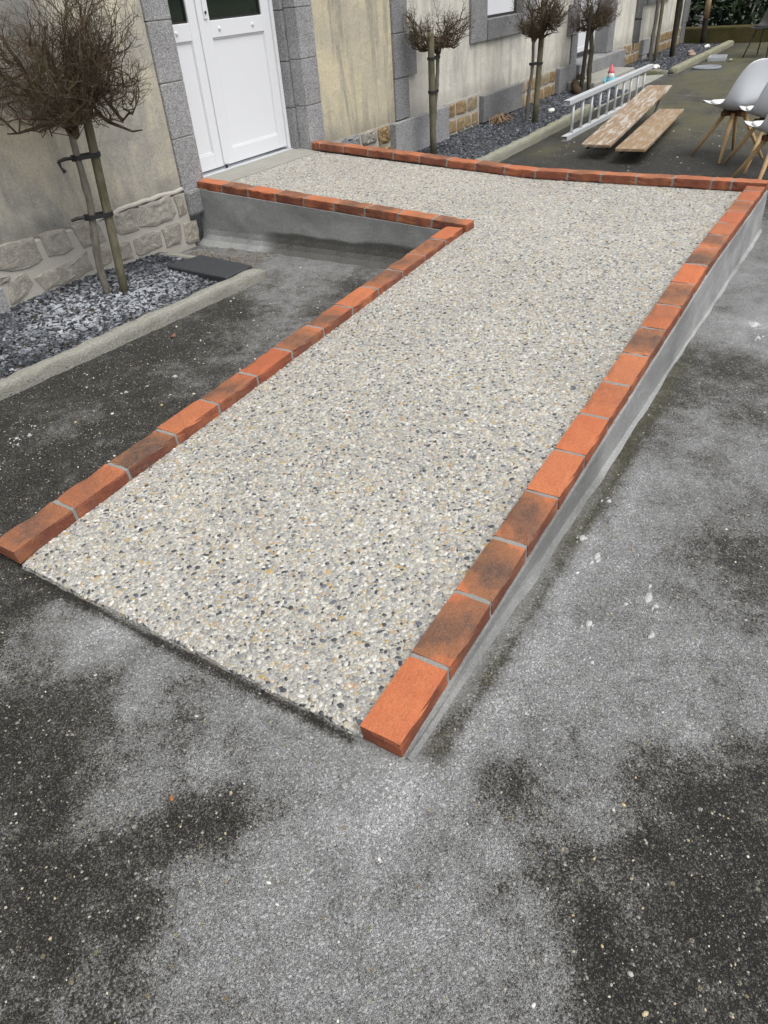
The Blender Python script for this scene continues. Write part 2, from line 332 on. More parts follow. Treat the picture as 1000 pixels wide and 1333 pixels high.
def mat_kerb():
    t = NT('mossy_concrete_kerb'); p = t.pos()
    far = t.ramp(t.sep(p)[0], [(.0, 0), (1, 1)])
    c = t.mix(t.noise(p, 7, 6, .7), (.42, .412, .37), (.27, .265, .235))
    x = t.math('MULTIPLY', t.sep(p)[0], .1)
    c = t.mix(t.math('MULTIPLY', t.ramp(x, [(.4, .1), (1.4, .75)]), t.ramp(t.noise(p, 9, 5, .7), [(.35, .3), (.6, 1)])), c, (.24, .24, .12))
    c = t.mix(.6, c, t.ramp(t.noise(p, 110, 4, .8), [(.35, .4), (.6, 1)]), 'MULTIPLY')
    return t.fin(c, .92, t.bump(t.math('ADD', t.noise(p, 90, 5, .75), t.noise(p, 14, 4)), .8, .012), .15)
M['kerb'] = mat_kerb()

# ------------------------------------------------------------------ setting: ground
def gz(x):
    return -.05 * float(np.clip((x - .75) / 2.95, 0, 1))
def ground_z(x, y):
    return gz(x) + .004 * math.sin(x * 2.1 + 1.3 * math.sin(y * 1.7)) * math.sin(y * 2.6 + .7)
TONE = [(0.65, 1.74, 0.15), (0.71, 1.57, 0.35), (0.62, 1.43, 0.6), (0.7, 1.4, 0.75), (0.53, 1.48, 0.35), (0.39, 1.38, 0.15), (0.49, 1.25, 0.15), (0.64, 1.18, 0.5), (0.57, 1.16, 0.55), (0.65, 1.06, 0.4), (0.73, 1.01, 0.45), (0.69, 0.85, 0.5), (0.61, 0.9, 0.35), (0.54, 0.98, 0.3), (0.65, 0.67, 0.6), (0.66, 0.58, 0.65), (0.58, 0.76, 0.6), (0.5, 0.87, 0.6), (0.44, 0.97, 0.45), (0.32, 1.0, 0.45), (0.36, 0.96, 0.4), (0.27, 1.12, 0.1), (0.4, 0.86, 0.15), (0.43, 0.78, 0.15), (0.33, 0.85, 0.1), (0.2, 0.93, 0.1), (0.23, 0.79, 0.12), (0.1, 0.91, 0.15), (0.14, 0.76, 0.3), (0.08, 0.74, 0.3), (0.26, 0.74, 0.4), (0.31, 0.73, 0.5), (0.44, 0.65, 0.6), (0.55, 0.54, 0.7), (0.64, 0.47, 0.8), (0.7, 0.5, 0.8), (0.37, 0.5, 0.55), (0.25, 0.58, 0.5), (0.16, 0.59, 0.5), (0.32, 0.38, 0.5), (0.47, 0.32, 0.55), (0.42, 0.22, 0.5), (0.51, 0.14, 0.5), (0.59, 0.15, 0.5), (0.59, 0.3, 0.6), (0.66, 0.25, 0.55), (0.66, 0.41, 0.5), (0.73, 0.39, 0.55), (0.79, 0.31, 0.25), (0.8, 0.27, 0.2), (0.78, 0.19, 0.4), (0.8, 0.13, 0.45), (0.85, 0.11, 0.5), (0.95, 0.07, 0.25), (1.02, 0.03, 0.2), (0.66, 0.18, 0.2), (0.71, 0.12, 0.15), (0.62, 0.07, 0.08), (0.58, 0.01, 0.05), (0.82, 0.01, 0.05), (0.97, -0.03, 0.1), (0.89, -0.12, 0.05), (0.71, -0.09, 0.05), (0.7, -0.19, 0.1), (0.56, -0.06, 0.05), (1.07, -0.14, 0.1), (1.11, -0.09, 0.3), (1.12, 0.01, 0.5), (1.27, -0.05, 0.45), (1.12, 0.09, 0.5), (1.02, 0.14, 0.5), (1.21, 0.06, 0.6), (1.35, 0.06, 0.55), (1.22, 0.13, 0.5), (1.12, 0.21, 0.5), (0.97, 0.27, 0.55), (0.89, 0.36, 0.55), (0.89, 0.45, 0.65), (1.03, 0.48, 0.65), (1.12, 0.46, 0.6), (1.24, 0.41, 0.6), (1.37, 0.42, 0.6), (1.51, 0.34, 0.55), (1.49, 0.19, 0.5), (1.53, 0.0, 0.4), (1.75, 0.11, 0.35), (1.72, 0.02, 0.15), (2.0, 0.21, 0.45), (1.77, 0.38, 0.5), (1.62, 0.42, 0.55), (2.08, 0.35, 0.5), (2.22, 0.06, 0.45), (2.33, 0.18, 0.5), (2.44, 0.31, 0.4), (2.38, 0.43, 0.3), (2.79, 0.45, 0.2), (3.0, 0.34, 0.2), (2.77, 0.18, 0.35), (3.59, 0.26, 0.8), (3.46, 0.34, 0.5), (4.24, 0.37, 0.55), (3.73, 0.46, 0.45), (3.2, 0.48, 0.4), (4.78, 0.47, 0.5), (0.99, 2.26, 0.1), (1.21, 2.39, 0.1), (1.4, 2.55, 0.25), (1.71, 2.73, 0.08), (1.29, 2.64, 0.1), (1.38, 2.19, 0.2), (1.73, 2.35, 0.15), (2.05, 2.8, 0.1), (2.31, 2.69, 0.1), (1.97, 2.36, 0.25), (2.18, 2.32, 0.3), (2.44, 2.4, 0.35), (2.68, 2.35, 0.4), (2.72, 2.81, 0.12), (3.01, 2.77, 0.42), (3.1, 2.56, 0.42), (3.49, 2.68, 0.48), (3.45, 3.01, 0.5), (3.61, 3.27, 0.45), (3.18, 2.35, 0.25), (3.52, 2.41, 0.3), (6.99, 2.75, 0.1), (7.13, 2.06, 0.05), (7.36, 2.74, 0.15), (7.23, 1.61, 0.05), (8.35, 1.67, 0.2), (11.67, 2.44, 0.2), (12.45, 2.31, 0.25), (15.47, 2.56, 0.1)]
def ground():
    fx = np.concatenate([np.array([-60, -25, -10, -5, -3, -2, -1.2]), np.arange(-.8, 6.0, .025), np.arange(6.0, 19, .12), np.array([20, 22, 26, 32, 45, 70, 120.])])
    fy = np.concatenate([np.array([-120, -60, -30, -15, -8, -5, -3.5, -2.5]), np.arange(-1.8, 4.2, .025), np.array([4.4, 5, 7, 10, 16, 30, 60.])])
    X, Y = np.meshgrid(fx, fy, indexing='ij')
    Z = -.05 * np.clip((X - .75) / 2.95, 0, 1)
    Z = Z + .004 * np.sin(X * 2.1 + 1.3 * np.sin(Y * 1.7)) * np.sin(Y * 2.6 + .7)
    T = np.array(TONE); num = np.zeros_like(X); den = np.zeros_like(X) + 1e-9
    for x, y, v in T:
        s = .055 + .11 * abs(x - .6)**.7 if x < 6 else .7
        d2 = ((X - x)**2 + (Y - y)**2) / (s * s)
        w = 1 / (d2 + .15)**1.6
        num += w * v; den += w
    tone = num / den
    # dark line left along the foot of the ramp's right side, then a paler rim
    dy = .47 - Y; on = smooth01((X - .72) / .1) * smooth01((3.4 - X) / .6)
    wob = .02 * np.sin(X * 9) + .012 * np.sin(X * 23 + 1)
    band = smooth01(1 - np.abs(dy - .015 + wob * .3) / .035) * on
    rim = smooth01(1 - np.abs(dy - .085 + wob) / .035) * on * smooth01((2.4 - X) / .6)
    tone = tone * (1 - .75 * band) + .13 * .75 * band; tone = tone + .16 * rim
    # dark crack just in front of the pebble surface
    fr = smooth01(1 - np.abs(X - .728) / .016) * smooth01((Y - .62) / .03) * smooth01((1.86 - Y) / .03)
    tone = tone * (1 - .7 * fr) - .1 * fr
    moss = smooth01((X - 6.6) / 2.5) * smooth01((3.0 - Y) / .4) * .72
    moss = np.maximum(moss, .55 * smooth01(1 - np.hypot((X - 7.1) / .5, (Y - 2.72) / .22)))
    moss = np.maximum(moss, .5 * smooth01(1 - np.abs(dy - .0) / .06) * on)
    nx, ny = X.shape
    idx = np.arange(nx * ny).reshape(nx, ny)
    f = np.stack([idx[:-1, :-1], idx[1:, :-1], idx[1:, 1:], idx[:-1, 1:]], -1).reshape(-1, 4)
    me = bpy.data.meshes.new('ground'); me.from_pydata(np.stack([X, Y, Z], -1).reshape(-1, 3).tolist(), [], f.tolist()); me.update()
    for nme, arr in (('tone', tone), ('moss', moss)):
        a = me.attributes.new(nme, 'FLOAT', 'POINT'); a.data.foreach_set('value', arr.reshape(-1).astype(np.float32))
    me.polygons.foreach_set('use_smooth', [True] * len(me.polygons)); me.materials.append(M['asphalt'])
    o = bpy.data.objects.new('ground', me); link(o); o['kind'] = 'structure'
    # the near, open part of the sheet again as the bed for the grain scatter (faces that no ramp or kerb covers)
    Xc = X[:-1, :-1] + .0125; Yc = Y[:-1, :-1] + .0125
    ok = (Xc > -.12) & (Xc < 3.65) & (Yc > -.62) & (Yc < 2.95) & ~((Xc > .735) & (Yc > .475) & (Yc < 1.98))
    fsel = f[ok.reshape(-1)]; used = np.unique(fsel); mp = -np.ones(nx * ny, int); mp[used] = np.arange(len(used))
    P3 = np.stack([X, Y, Z], -1).reshape(-1, 3)[used]
    m2 = bpy.data.meshes.new('asphalt_grain'); m2.from_pydata(P3.tolist(), [], mp[fsel].tolist()); m2.update()
    a = m2.attributes.new('tone', 'FLOAT', 'POINT'); a.data.foreach_set('value', tone.reshape(-1)[used].astype(np.float32))
    return m2
GRAIN_BED = ground()

# ------------------------------------------------------------------ the ramp
def sx(x): return .02 + .0585 * (min(max(x, .7), 3.6) - .735)        # height of the pebble surface up the slope
def sy(y): return max(0.0, y - 2.0) * .0575                            # and up towards the door
ramp = empty('access_ramp', (2.9, 1.2, 0), 'long pebble-dashed access ramp edged with orange bricks rising to the white door', 'ramp')
RO = -Vector(ramp.location)
def part(mb, name, m, **k):
    o = mb.build(name, m, ramp, **k); o.matrix_parent_inverse = Matrix.Translation(RO); return o
def grid_sheet(xs, ys, zf, bottom=None):
    mb = MB(); n = len(ys)
    mb.v = [(x, y, zf(x, y)) for x in xs for y in ys]
    mb.f = [(i * n + j, (i + 1) * n + j, (i + 1) * n + j + 1, i * n + j + 1) for i in range(len(xs) - 1) for j in range(n - 1)]
    return mb
rs = random.Random(4)
edge_wob = [rs.uniform(-.004, .004) for _ in range(60)]
def lower_edge(y): i = (y - .6) / 1.3 * 58; a = int(max(0, min(57, i))); return .738 + edge_wob[a] + (edge_wob[a + 1] - edge_wob[a]) * (i - a)
def surf(skip=False):
    mb = MB()
    ys = list(np.linspace(.620, 1.862, 56)); xs = [0.0] + list(np.linspace(.80, 3.80, 30))
    rows = []
    low = [(lower_edge(y), y, gz(.73) - .004) for y in ys]; low2 = [(lower_edge(y) + .003, y, .012 + .0) for y in ys]
    rows.append(low); rows.append(low2)
    for x in xs[1:]: rows.append([(x, y, sx(x)) for y in ys])
    n = len(ys); mb.v = [p for r in rows for p in r]
    mb.f = [(i * n + j, (i + 1) * n + j, (i + 1) * n + j + 1, i * n + j + 1) for i in range(1 if skip else 0, len(rows) - 1) for j in range(n - 1)]
    # landing, right up to the concrete strip at the door
    ys2 = [.620, 1.2, 1.862, 2.0, 2.3, 3.0, 3.82]; xs2 = [3.80, 4.2, 4.6, 5.004]
    k = len(mb.v); m = len(ys2)
    mb.v += [(x, y, sx(x) + sy(y)) for x in xs2 for y in ys2]
    mb.f += [(k + i * m + j, k + (i + 1) * m + j, k + (i + 1) * m + j + 1, k + i * m + j + 1) for i in range(3) for j in range(m - 1)]
    return mb
surface = part(surf(), 'pebble_surface', M['aggregate'])

def mat_grain():
    t = NT('asphalt_grain'); p = t.pos(); r = t.rnd(); r2 = t.math('FRACT', t.math('MULTIPLY', r, 13.7))
    tone = t.attr('tone', 'INSTANCER').outputs['Fac']
    f = t.math('ADD', t.math('MULTIPLY_ADD', tone, 1.15, -.02), t.math('MULTIPLY', t.math('SUBTRACT', t.noise(p, 5, 7, .68, .5), .5), .8))
    f = t.math('ADD', f, t.math('MULTIPLY', t.math('SUBTRACT', t.noise(p, 18, 7, .75, .6), .5), .72)); f = t.math('ADD', f, t.math('MULTIPLY', t.math('SUBTRACT', r, .5), .18))
    c = t.ramp(f, [(.08, (.025, .024, .020)), (.25, (.052, .050, .043)), (.36, (.115, .114, .106)), (.5, (.205, .206, .205)), (.7, (.29, .294, .295)), (.95, (.40, .405, .408))])
    bare = t.math('MULTIPLY', t.math('GREATER_THAN', r2, .91), t.ramp(f, [(.25, 1), (.5, .3)]))
    c = t.mix(bare, c, t.ramp(t.math('FRACT', t.math('MULTIPLY', r, 71.3)), [(0, (.10, .098, .09)), (.4, (.21, .205, .18)), (.75, (.33, .31, .26)), (.93, (.36, .28, .13)), (1, (.55, .54, .50))]))
    return t.fin(c, .6)
def scatter(o, name, material, density, scale_min, scale_max, seed, subdiv=1, flat=(1, 1, .6), tilt=.5, kind='stuff', parent=None, smooth=True, sink=0.0):
    """a geometry-node scatter: small stones spread over the faces of o (o itself is kept by its own object)"""
    ng = bpy.data.node_groups.new(name, 'GeometryNodeTree')
    ng.interface.new_socket('Geometry', in_out='INPUT', socket_type='NodeSocketGeometry'); ng.interface.new_socket('Geometry', in_out='OUTPUT', socket_type='NodeSocketGeometry')
    N = ng.nodes; Lk = ng.links.new
    gi = N.new('NodeGroupInput'); go = N.new('NodeGroupOutput')
    dp = N.new('GeometryNodeDistributePointsOnFaces'); dp.inputs['Density'].default_value = density; dp.inputs['Seed'].default_value = seed
    ico = N.new('GeometryNodeMeshIcoSphere'); ico.inputs['Subdivisions'].default_value = subdiv; ico.inputs['Radius'].default_value = .5
    sm = N.new('GeometryNodeSetMaterial'); sm.inputs['Material'].default_value = material
    ss = N.new('GeometryNodeSetShadeSmooth'); ss.inputs['Shade Smooth'].default_value = smooth
    ip = N.new('GeometryNodeInstanceOnPoints')
    r1 = N.new('FunctionNodeRandomValue'); r1.data_type = 'FLOAT_VECTOR'
    r1.inputs[0].default_value = (-tilt, -tilt, 0); r1.inputs[1].default_value = (tilt, tilt, 6.283); r1.inputs['Seed'].default_value = seed + 1
    r2 = N.new('FunctionNodeRandomValue'); r2.data_type = 'FLOAT_VECTOR'
    r2.inputs[0].default_value = (.7 * flat[0], .6 * flat[1], .7 * flat[2]); r2.inputs[1].default_value = (1.35 * flat[0], 1.0 * flat[1], 1.1 * flat[2]); r2.inputs['Seed'].default_value = seed + 2
    r3 = N.new('FunctionNodeRandomValue'); r3.data_type = 'FLOAT'; r3.inputs[2].default_value = 0; r3.inputs[3].default_value = 1; r3.inputs['Seed'].default_value = seed + 3
    pw = N.new('ShaderNodeMath'); pw.operation = 'POWER'; pw.inputs[1].default_value = 2.2; Lk(r3.outputs[1], pw.inputs[0])
    mr = N.new('ShaderNodeMapRange'); mr.inputs['To Min'].default_value = scale_min; mr.inputs['To Max'].default_value = scale_max; Lk(pw.outputs[0], mr.inputs['Value'])
    vm = N.new('ShaderNodeVectorMath'); vm.operation = 'SCALE'; Lk(r2.outputs[0], vm.inputs[0]); Lk(mr.outputs[0], vm.inputs['Scale'])
    sp = N.new('GeometryNodeSetPosition'); sp.inputs['Offset'].default_value = (0, 0, -sink)
    Lk(gi.outputs[0], dp.inputs['Mesh']); Lk(dp.outputs['Points'], sp.inputs['Geometry']); Lk(sp.outputs[0], ip.inputs['Points'])
    Lk(ico.outputs['Mesh'], ss.inputs['Geometry']); Lk(ss.outputs[0], sm.inputs['Geometry']); Lk(sm.outputs[0], ip.inputs['Instance'])
    Lk(r1.outputs[0], ip.inputs['Rotation']); Lk(vm.outputs[0], ip.inputs['Scale']); Lk(ip.outputs[0], go.inputs[0])
    ob = bpy.data.objects.new(name, o.data.copy()); link(ob, parent)
    ob.data.materials.clear(); ob.data.materials.append(material)
    md = ob.modifiers.new('scatter', 'NODES'); md.node_group = ng
    ob['kind'] = kind
    return ob
class _Top: data = surf(True).mesh('surface_pebbles', None)
peb = scatter(_Top, 'surface_pebbles', M['pebble'], 15000, .0066, .0185, 3, 2, (1, 1, .5), .25, 'stuff', ramp, True, .0014)
peb.matrix_parent_inverse = Matrix.Translation(RO)

class _Bed: data = GRAIN_BED
gr_ = scatter(_Bed, 'asphalt_grain', mat_grain(), 24000, .0028, .0088, 61, 1, (1, 1, .62), .5, 'stuff', None, True, .0006)
tag(gr_, 'small stone grains standing out of the worn near asphalt', 'aggregate')

# bricks: six slightly different clay blocks whose mesh data the copies share
BL, BW, BH = .219, .105, .052
def brick_mesh(seed):
    import bmesh
    bm = bmesh.new(); bmesh.ops.create_cube(bm, size=1)
    bmesh.ops.subdivide_edges(bm, edges=bm.edges[:], cuts=4, use_grid_fill=True)
    r = random.Random(seed)
    for v in bm.verts:      # worn arrises and the odd chipped corner
        e = [abs(abs(c) - .5) < 1e-4 for c in v.co]; k = sum(e)
        p = Vector((v.co.x * BL, v.co.y * BW, v.co.z * BH))
        if k >= 2:
            w_ = .0011 + (r.random()**4) * .0042
            for i in range(3):
                if e[i]: p[i] -= math.copysign(w_, p[i])
        else: p += Vector((r.uniform(-1, 1), r.uniform(-1, 1), r.uniform(-1, 1))) * .0005
        v.co = p
    me = bpy.data.meshes.new('brick'); bm.to_mesh(me); bm.free(); me.materials.append(M['brick']); return me
BRICKS = [brick_mesh(i) for i in range(6)]
br = random.Random(11)
def brick(center, direction, length, burn, bxo, cross=None):
    o = bpy.data.objects.new('brick', br.choice(BRICKS)); link(o, ramp)
    d = Vector(direction).normalized(); zx = Vector((0, 0, 1)); side = zx.cross(d).normalized(); up = d.cross(side)
    j = Matrix.Rotation(br.uniform(-.007, .007), 3, 'Z')
    m3 = Matrix((d, side, up)).transposed() @ j
    m = Matrix.Translation(Vector(center) + Vector((0, 0, br.uniform(-.0012, .0012)))) @ m3.to_4x4() @ Matrix.Diagonal((length / BL, 1, 1, 1))
    o.matrix_parent_inverse = Matrix.Translation(RO); o.matrix_basis = m
    o['burn'] = float(burn); o['burn_x'] = float(bxo)
    return o
mort = MB()
def row(points, lengths, burns, width=BW):
    """points: polyline (top centre line); bricks of given lengths laid along it with 1 cm joints"""
    P = [Vector(p) for p in points]; seg = [(b - a).length for a, b in zip(P, P[1:])]; tot = sum(seg)
    def at(s):
        for a, b, l in zip(P, P[1:], seg):
            if s <= l + 1e-6: return a + (b - a) * (s / l)
            s -= l
        return P[-1]
    s = 0.0
    for i, l in enumerate(lengths):
        a, b = at(s), at(min(s + l, tot)); mid = (a + b) / 2; mid.z -= BH / 2
        bu = burns[i % len(burns)]
        brick(mid, b - a, (b - a).length, bu, br.uniform(-.05, .05))
        if i < len(lengths) - 1:
            a, b = at(s + l - .003), at(s + l + .013); d = (b - a).normalized(); sd_ = Vector((0, 0, 1)).cross(d).normalized() * (width / 2 - .004); up = d.cross(sd_.normalized())
            t0 = -.0035; t1 = -(BH - .002)
            vs_ = [q + sgn * sd_ + up * t for q in (a, b) for sgn in (-1, 1) for t in (t1, t0)]
            mort.add(vs_, [(0, 1, 3, 2), (4, 6, 7, 5), (0, 4, 5, 1), (2, 3, 7, 6), (1, 5, 7, 3), (0, 2, 6, 4)])
        s += l + .0105
# right row: from the nose up the slope to the far row
RZ = lambda x: .052 + (.232 - .052) * min(max((x - .735) / 2.80, 0), 1)
row([(.737, .5725, RZ(.737)), (1.5, .5725, RZ(1.5)), (2.5, .5725, RZ(2.5)), (3.535, .5725, RZ(3.535)), (4.992, .5725, .234)],
    [.219] * 18 + [.104], [.05, .85, .9, .8, .05, .1, .25, .1, .9, .35, .75, .05, .95, .65, .1, .1, .5, .1, .35])
LZ = lambda x: .068 + (.224 - .068) * min(max((x - .735) / 2.96, 0), 1)
row([(.733, 1.9125, LZ(.733)), (3.694, 1.9125, LZ(3.694))], [.219] * 12 + [.195], [.75, .45, 1.0, .15, .7, .05, .75, .65, .1, .8, .75, .65, .05])
row([(3.7575, 1.855, .232), (3.7575, 3.935, .349)], [.219] * 9, [.7, .25, .7, .85, .2, .7, .15, .8, .1])
FZ = lambda y: .243 + max(0, y - 2.0) * .0625
row([(5.0525, .520, .243), (5.0525, 2.0, .243), (5.0525, 3.885, FZ(3.885))], [.19, .104] + [.219] * 13 + [.075], [.1, .1, .35, .6, .3, .6, .35, .2, .7, .25, .75, .3, .65, .35, .7, .4])
part(mort, 'mortar_joints', M['mortar'], kind='stuff')

# rendered sides under the bricks, with the trowelled fillet at the foot
side = MB(); xs = list(np.linspace(.742, 5.10, 40)); rs2 = random.Random(5)
wv = {round(x, 4): rs2.uniform(-.006, .006) for x in xs}
def prof_right(x):
    g = gz(x); t = (RZ(x) if x < 3.6 else .234) - .050; w = wv[round(x, 4)]
    f = min(1, max(.15, (t - g) / .1))
    return [(x, .527, t + .001), (x, .514, t - .002), (x, .512 - .004 * f, g + .028 * f + .003), (x, .506 + w * .2, g + .010), (x, .497 + w * .6, g + .004), (x, .482 + w, g - .010)]
side.strip(prof_right, xs)
side.strip(lambda x: [(x, 1.957, LZ(x) - .05), (x, 1.970, LZ(x) - .052), (x, 1.972, gz(x) + .02), (x, 2.0, gz(x) - .006)], list(np.linspace(.74, 3.70, 20)))
ys = list(np.linspace(1.94, 3.93, 30)); wv2 = {round(y, 4): rs2.uniform(-.012, .012) for y in ys}
def prof_front(y):
    t = .232 + (y - 1.855) * .0563 - .050; g = gz(3.7); w = wv2[round(y, 4)]
    return [(3.718, y, t), (3.700, y, t - .003), (3.698, y, g + .085), (3.692 + w * .3, y, g + .05), (3.672 + w, y, g + .022), (3.63 + w, y, g + .006), (3.59 + w, y, g - .012)]
side.strip(prof_front, ys)
side.strip(lambda y: [(5.092, y, FZ(y) - .05), (5.104, y, FZ(y) - .052), (5.104, y, gz(5) - .01)], list(np.linspace(.52, 3.9, 16)))
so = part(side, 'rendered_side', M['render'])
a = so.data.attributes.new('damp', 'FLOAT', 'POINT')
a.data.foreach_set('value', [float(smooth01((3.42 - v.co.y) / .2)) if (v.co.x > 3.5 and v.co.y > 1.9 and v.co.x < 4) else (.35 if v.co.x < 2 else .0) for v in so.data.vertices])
# concrete strip between the pebbles and the door sill
st = MB(); sz = lambda y: sx(4) + sy(y)
st.box(3.70, 5.08, 3.821, 4.16, .15, .312)
st.v = [(x, y, (z if z < .2 else sz(y) + .004)) for x, y, z in st.v]
part(st, 'threshold_strip', M['concrete'])

# ------------------------------------------------------------------ the old house along the court
house = empty('stone_house', (8, 4.2, 0), 'long old rendered house with granite door frames and a rubble stone base', 'house')
HO = Matrix.Translation(-Vector(house.location))
def hp(mb, name, m, **k):
    o = mb.build(name, m, house, **k); o.matrix_parent_inverse = HO; return o
W = 3.92; TOP = 3.5; BK = 4.6
def wallbox(x0, x1, z0, z1, y0=W): return MB().box(x0, x1, y0, BK, z0, z1)
m1 = MB()
for x0, x1 in ((-4.0, 3.572),): m1.box(x0, x1, W, BK, .20, TOP)
hp(m1, 'plaster_wall', M['plasterL'])
m2 = MB().box(5.222, 6.352, W, BK, .15, TOP); hp(m2, 'plaster_wall', M['plasterM'])
m3 = MB()
m3.box(6.62, 7.88, W, BK, .15, TOP); m3.box(7.88, 9.60, W, BK, .15, .770); m3.box(7.88, 9.60, W, BK, 2.45, TOP); m3.box(9.60, 10.76, W, BK, .15, TOP)
m3.box(12.74, 13.95, W, BK, .15, TOP); m3.box(13.95, 15.75, W, BK, .15, .755); m3.box(13.95, 15.75, W, BK, 2.45, TOP); m3.box(15.75, 16.95, W, BK, .15, TOP)
m3.box(11.15, 12.44, W, BK, 2.60, TOP)
hp(m3, 'plaster_wall', M['plasterR'])
hp(MB().box(3.572, 5.222, W, BK, 2.75, TOP), 'plaster_wall', M['plasterL'])
hp(MB().box(-4.2, 17.4, 3.75, 4.9, TOP, TOP + .14), 'eaves_course', M['granite'], bevel=.02)
def block(x0, x1, z0, z1, y0, y1, m='granite', bev=.004):
    g = .0025
    return hp(MB().box(x0 + g, x1 - g, y0, y1, z0 + g, z1 - g), 'granite_block', M[m], bevel=bev)
# door 1: jambs in courses, recessed reveal, lintel
zs = [.305, .62, .93, 1.25, 1.60, 1.95, 2.30]
for z0, z1 in zip(zs, zs[1:]):
    block(3.572, 3.782, z0, z1, 3.905, 4.30); block(5.018, 5.222, z0 - .01, z1 - .01, 3.905, 4.02); block(4.985, 5.222, z0 - .02, z1 - .02, 4.022, 4.30, 'granite_mid')
block(3.572, 5.222, 2.30, 2.75, 3.905, 4.30)
hp(MB().box(3.59, 3.776, 3.912, 4.25, .18, 2.72).box(5.03, 5.21, 3.912, 4.25, .18, 2.72), 'jamb_core', M['joint'])
block(3.566, 3.706, .145, .312, 3.872, 4.1, 'granite_mid', .02)
# quoin chain
for z0, z1, x1, y0 in ((.30, .635, 6.60, 3.900), (.635, .975, 6.75, 3.895), (.975, 1.30, 6.615, 3.900), (1.30, 1.64, 6.75, 3.895), (1.64, 1.98, 6.61, 3.9), (1.98, 2.5, 6.75, 3.895), (2.5, 3.49, 6.61, 3.9)):
    block(6.352, x1, z0, z1, y0, 4.2, 'granite_mid')
# first window: granite surround, sill, white blind behind the pane
def window(x0, x1, z0, z1, fw, sillz, blind=True):
    for a, b in ((.77 if sillz > .76 else .755, 1.15), (1.15, 1.6), (1.6, 2.05), (2.05, 2.45)):
        block(x0, x0 + fw, a, b, 3.895, 4.25, 'granite_mid'); block(x1 - fw, x1, a, b, 3.895, 4.25, 'granite_mid')
    block(x0 + fw, x1 - fw, sillz, sillz + .19, 3.885, 4.25, 'granite_dark'); block(x0 + fw, x1 - fw, 2.25, 2.45, 3.895, 4.25, 'granite_mid')
    a, b, c, d = x0 + fw, x1 - fw, sillz + .19, 2.25
    fr = MB().box(a, b, 3.985, 4.03, c, c + .022).box(a, b, 3.985, 4.03, d - .05, d).box(a, a + .02, 3.985, 4.03, c + .022, d - .05).box(b - .05, b, 3.985, 4.03, c + .022, d - .05)
    w = hp(fr, 'window', M['dark_metal'] if blind else M['white'])
    p = MB().box(a + .02, b - .05, 3.995, 4.005, c + .0225, d - .05).build('pane', M['white'] if blind else M['glass'], w); return w
w1 = window(7.88, 9.60, .77, 2.45, .385, .77)
window(13.95, 15.75, .755, 2.45, .36, .755, False)
# door 2
for z0, z1 in ((.27, .61), (.95, 1.3), (1.65, 2.0), (2.3, 2.6)): block(10.92, 11.15, z0, z1, 3.90, 4.25, 'granite_mid')
for z0, z1 in ((.61, .95), (1.3, 1.65), (2.0, 2.3)): block(10.74, 11.15, z0, z1, 3.895, 4.25, 'granite_mid')
hp(MB().box(10.76, 10.918, W, BK, .15, 2.6).box(10.92, 11.14, 3.93, BK, .15, 2.6).box(12.45, 12.73, 3.93, BK, .15, TOP).box(10.76, 11.149, W, BK, 2.6, TOP), 'plaster_wall', M['plasterR'])
for z0, z1 in ((.27, .66), (.66, 1.05), (1.05, 1.5), (1.5, 2.0), (2.0, 2.6)): block(12.44, 12.74, z0, z1, 3.90, 4.25, 'granite_mid')
d2 = hp(MB().box(11.15, 12.44, 4.10, 4.15, .34, .40).box(11.15, 12.44, 4.10, 4.15, 2.5, 2.6).box(11.15, 11.23, 4.10, 4.15, .40, 2.5).box(12.36, 12.44, 4.10, 4.15, .40, 2.5), 'door', M['white'], bevel=.004)
MB().box(11.232, 12.358, 4.115, 4.14, .402, 1.1).box(11.232, 12.358, 4.105, 4.145, 1.1, 1.2).build('panel', M['white'], d2)
MB().box(11.232, 12.358, 4.12, 4.135, 1.2, 2.498).build('pane', M['glass'], d2)
hp(MB().box(11.03, 13.10, 3.80, 4.40, .02, .265), 'door_step', M['granite_mid'], bevel=.01)
# plinth blocks and rubble along the foot of the wall (right part)
block(6.245, 7.31, -.03, .295, 3.855, 4.1, 'granite'); block(8.115, 9.19, .01, .275, 3.85, 4.1, 'granite_dark')
block(10.40, 11.028, -.05, .285, 3.85, 4.1, 'granite_mid'); block(14.25, 15.0, .06, .285, 3.85, 4.1, 'granite'); block(14.25, 14.55, -.06, .055, 3.85, 4.1, 'granite')
hp(MB().box(14.56, 15.0, 3.95, 4.1, -.06, .055), 'vent_opening', M['rubber'])
for a_, b_, y_, z_ in ((5.222, 6.24, 3.915, .30), (7.315, 8.11, 3.905, .30), (9.195, 10.395, 3.905, .285), (13.105, 14.245, 3.905, .285), (15.005, 16.945, 3.905, .28), (-4.0, 3.572, 3.902, .30)):
    hp(MB().box(a_, b_, y_, 4.3, -.12, z_), 'mortar_base', M['joint_pale'])
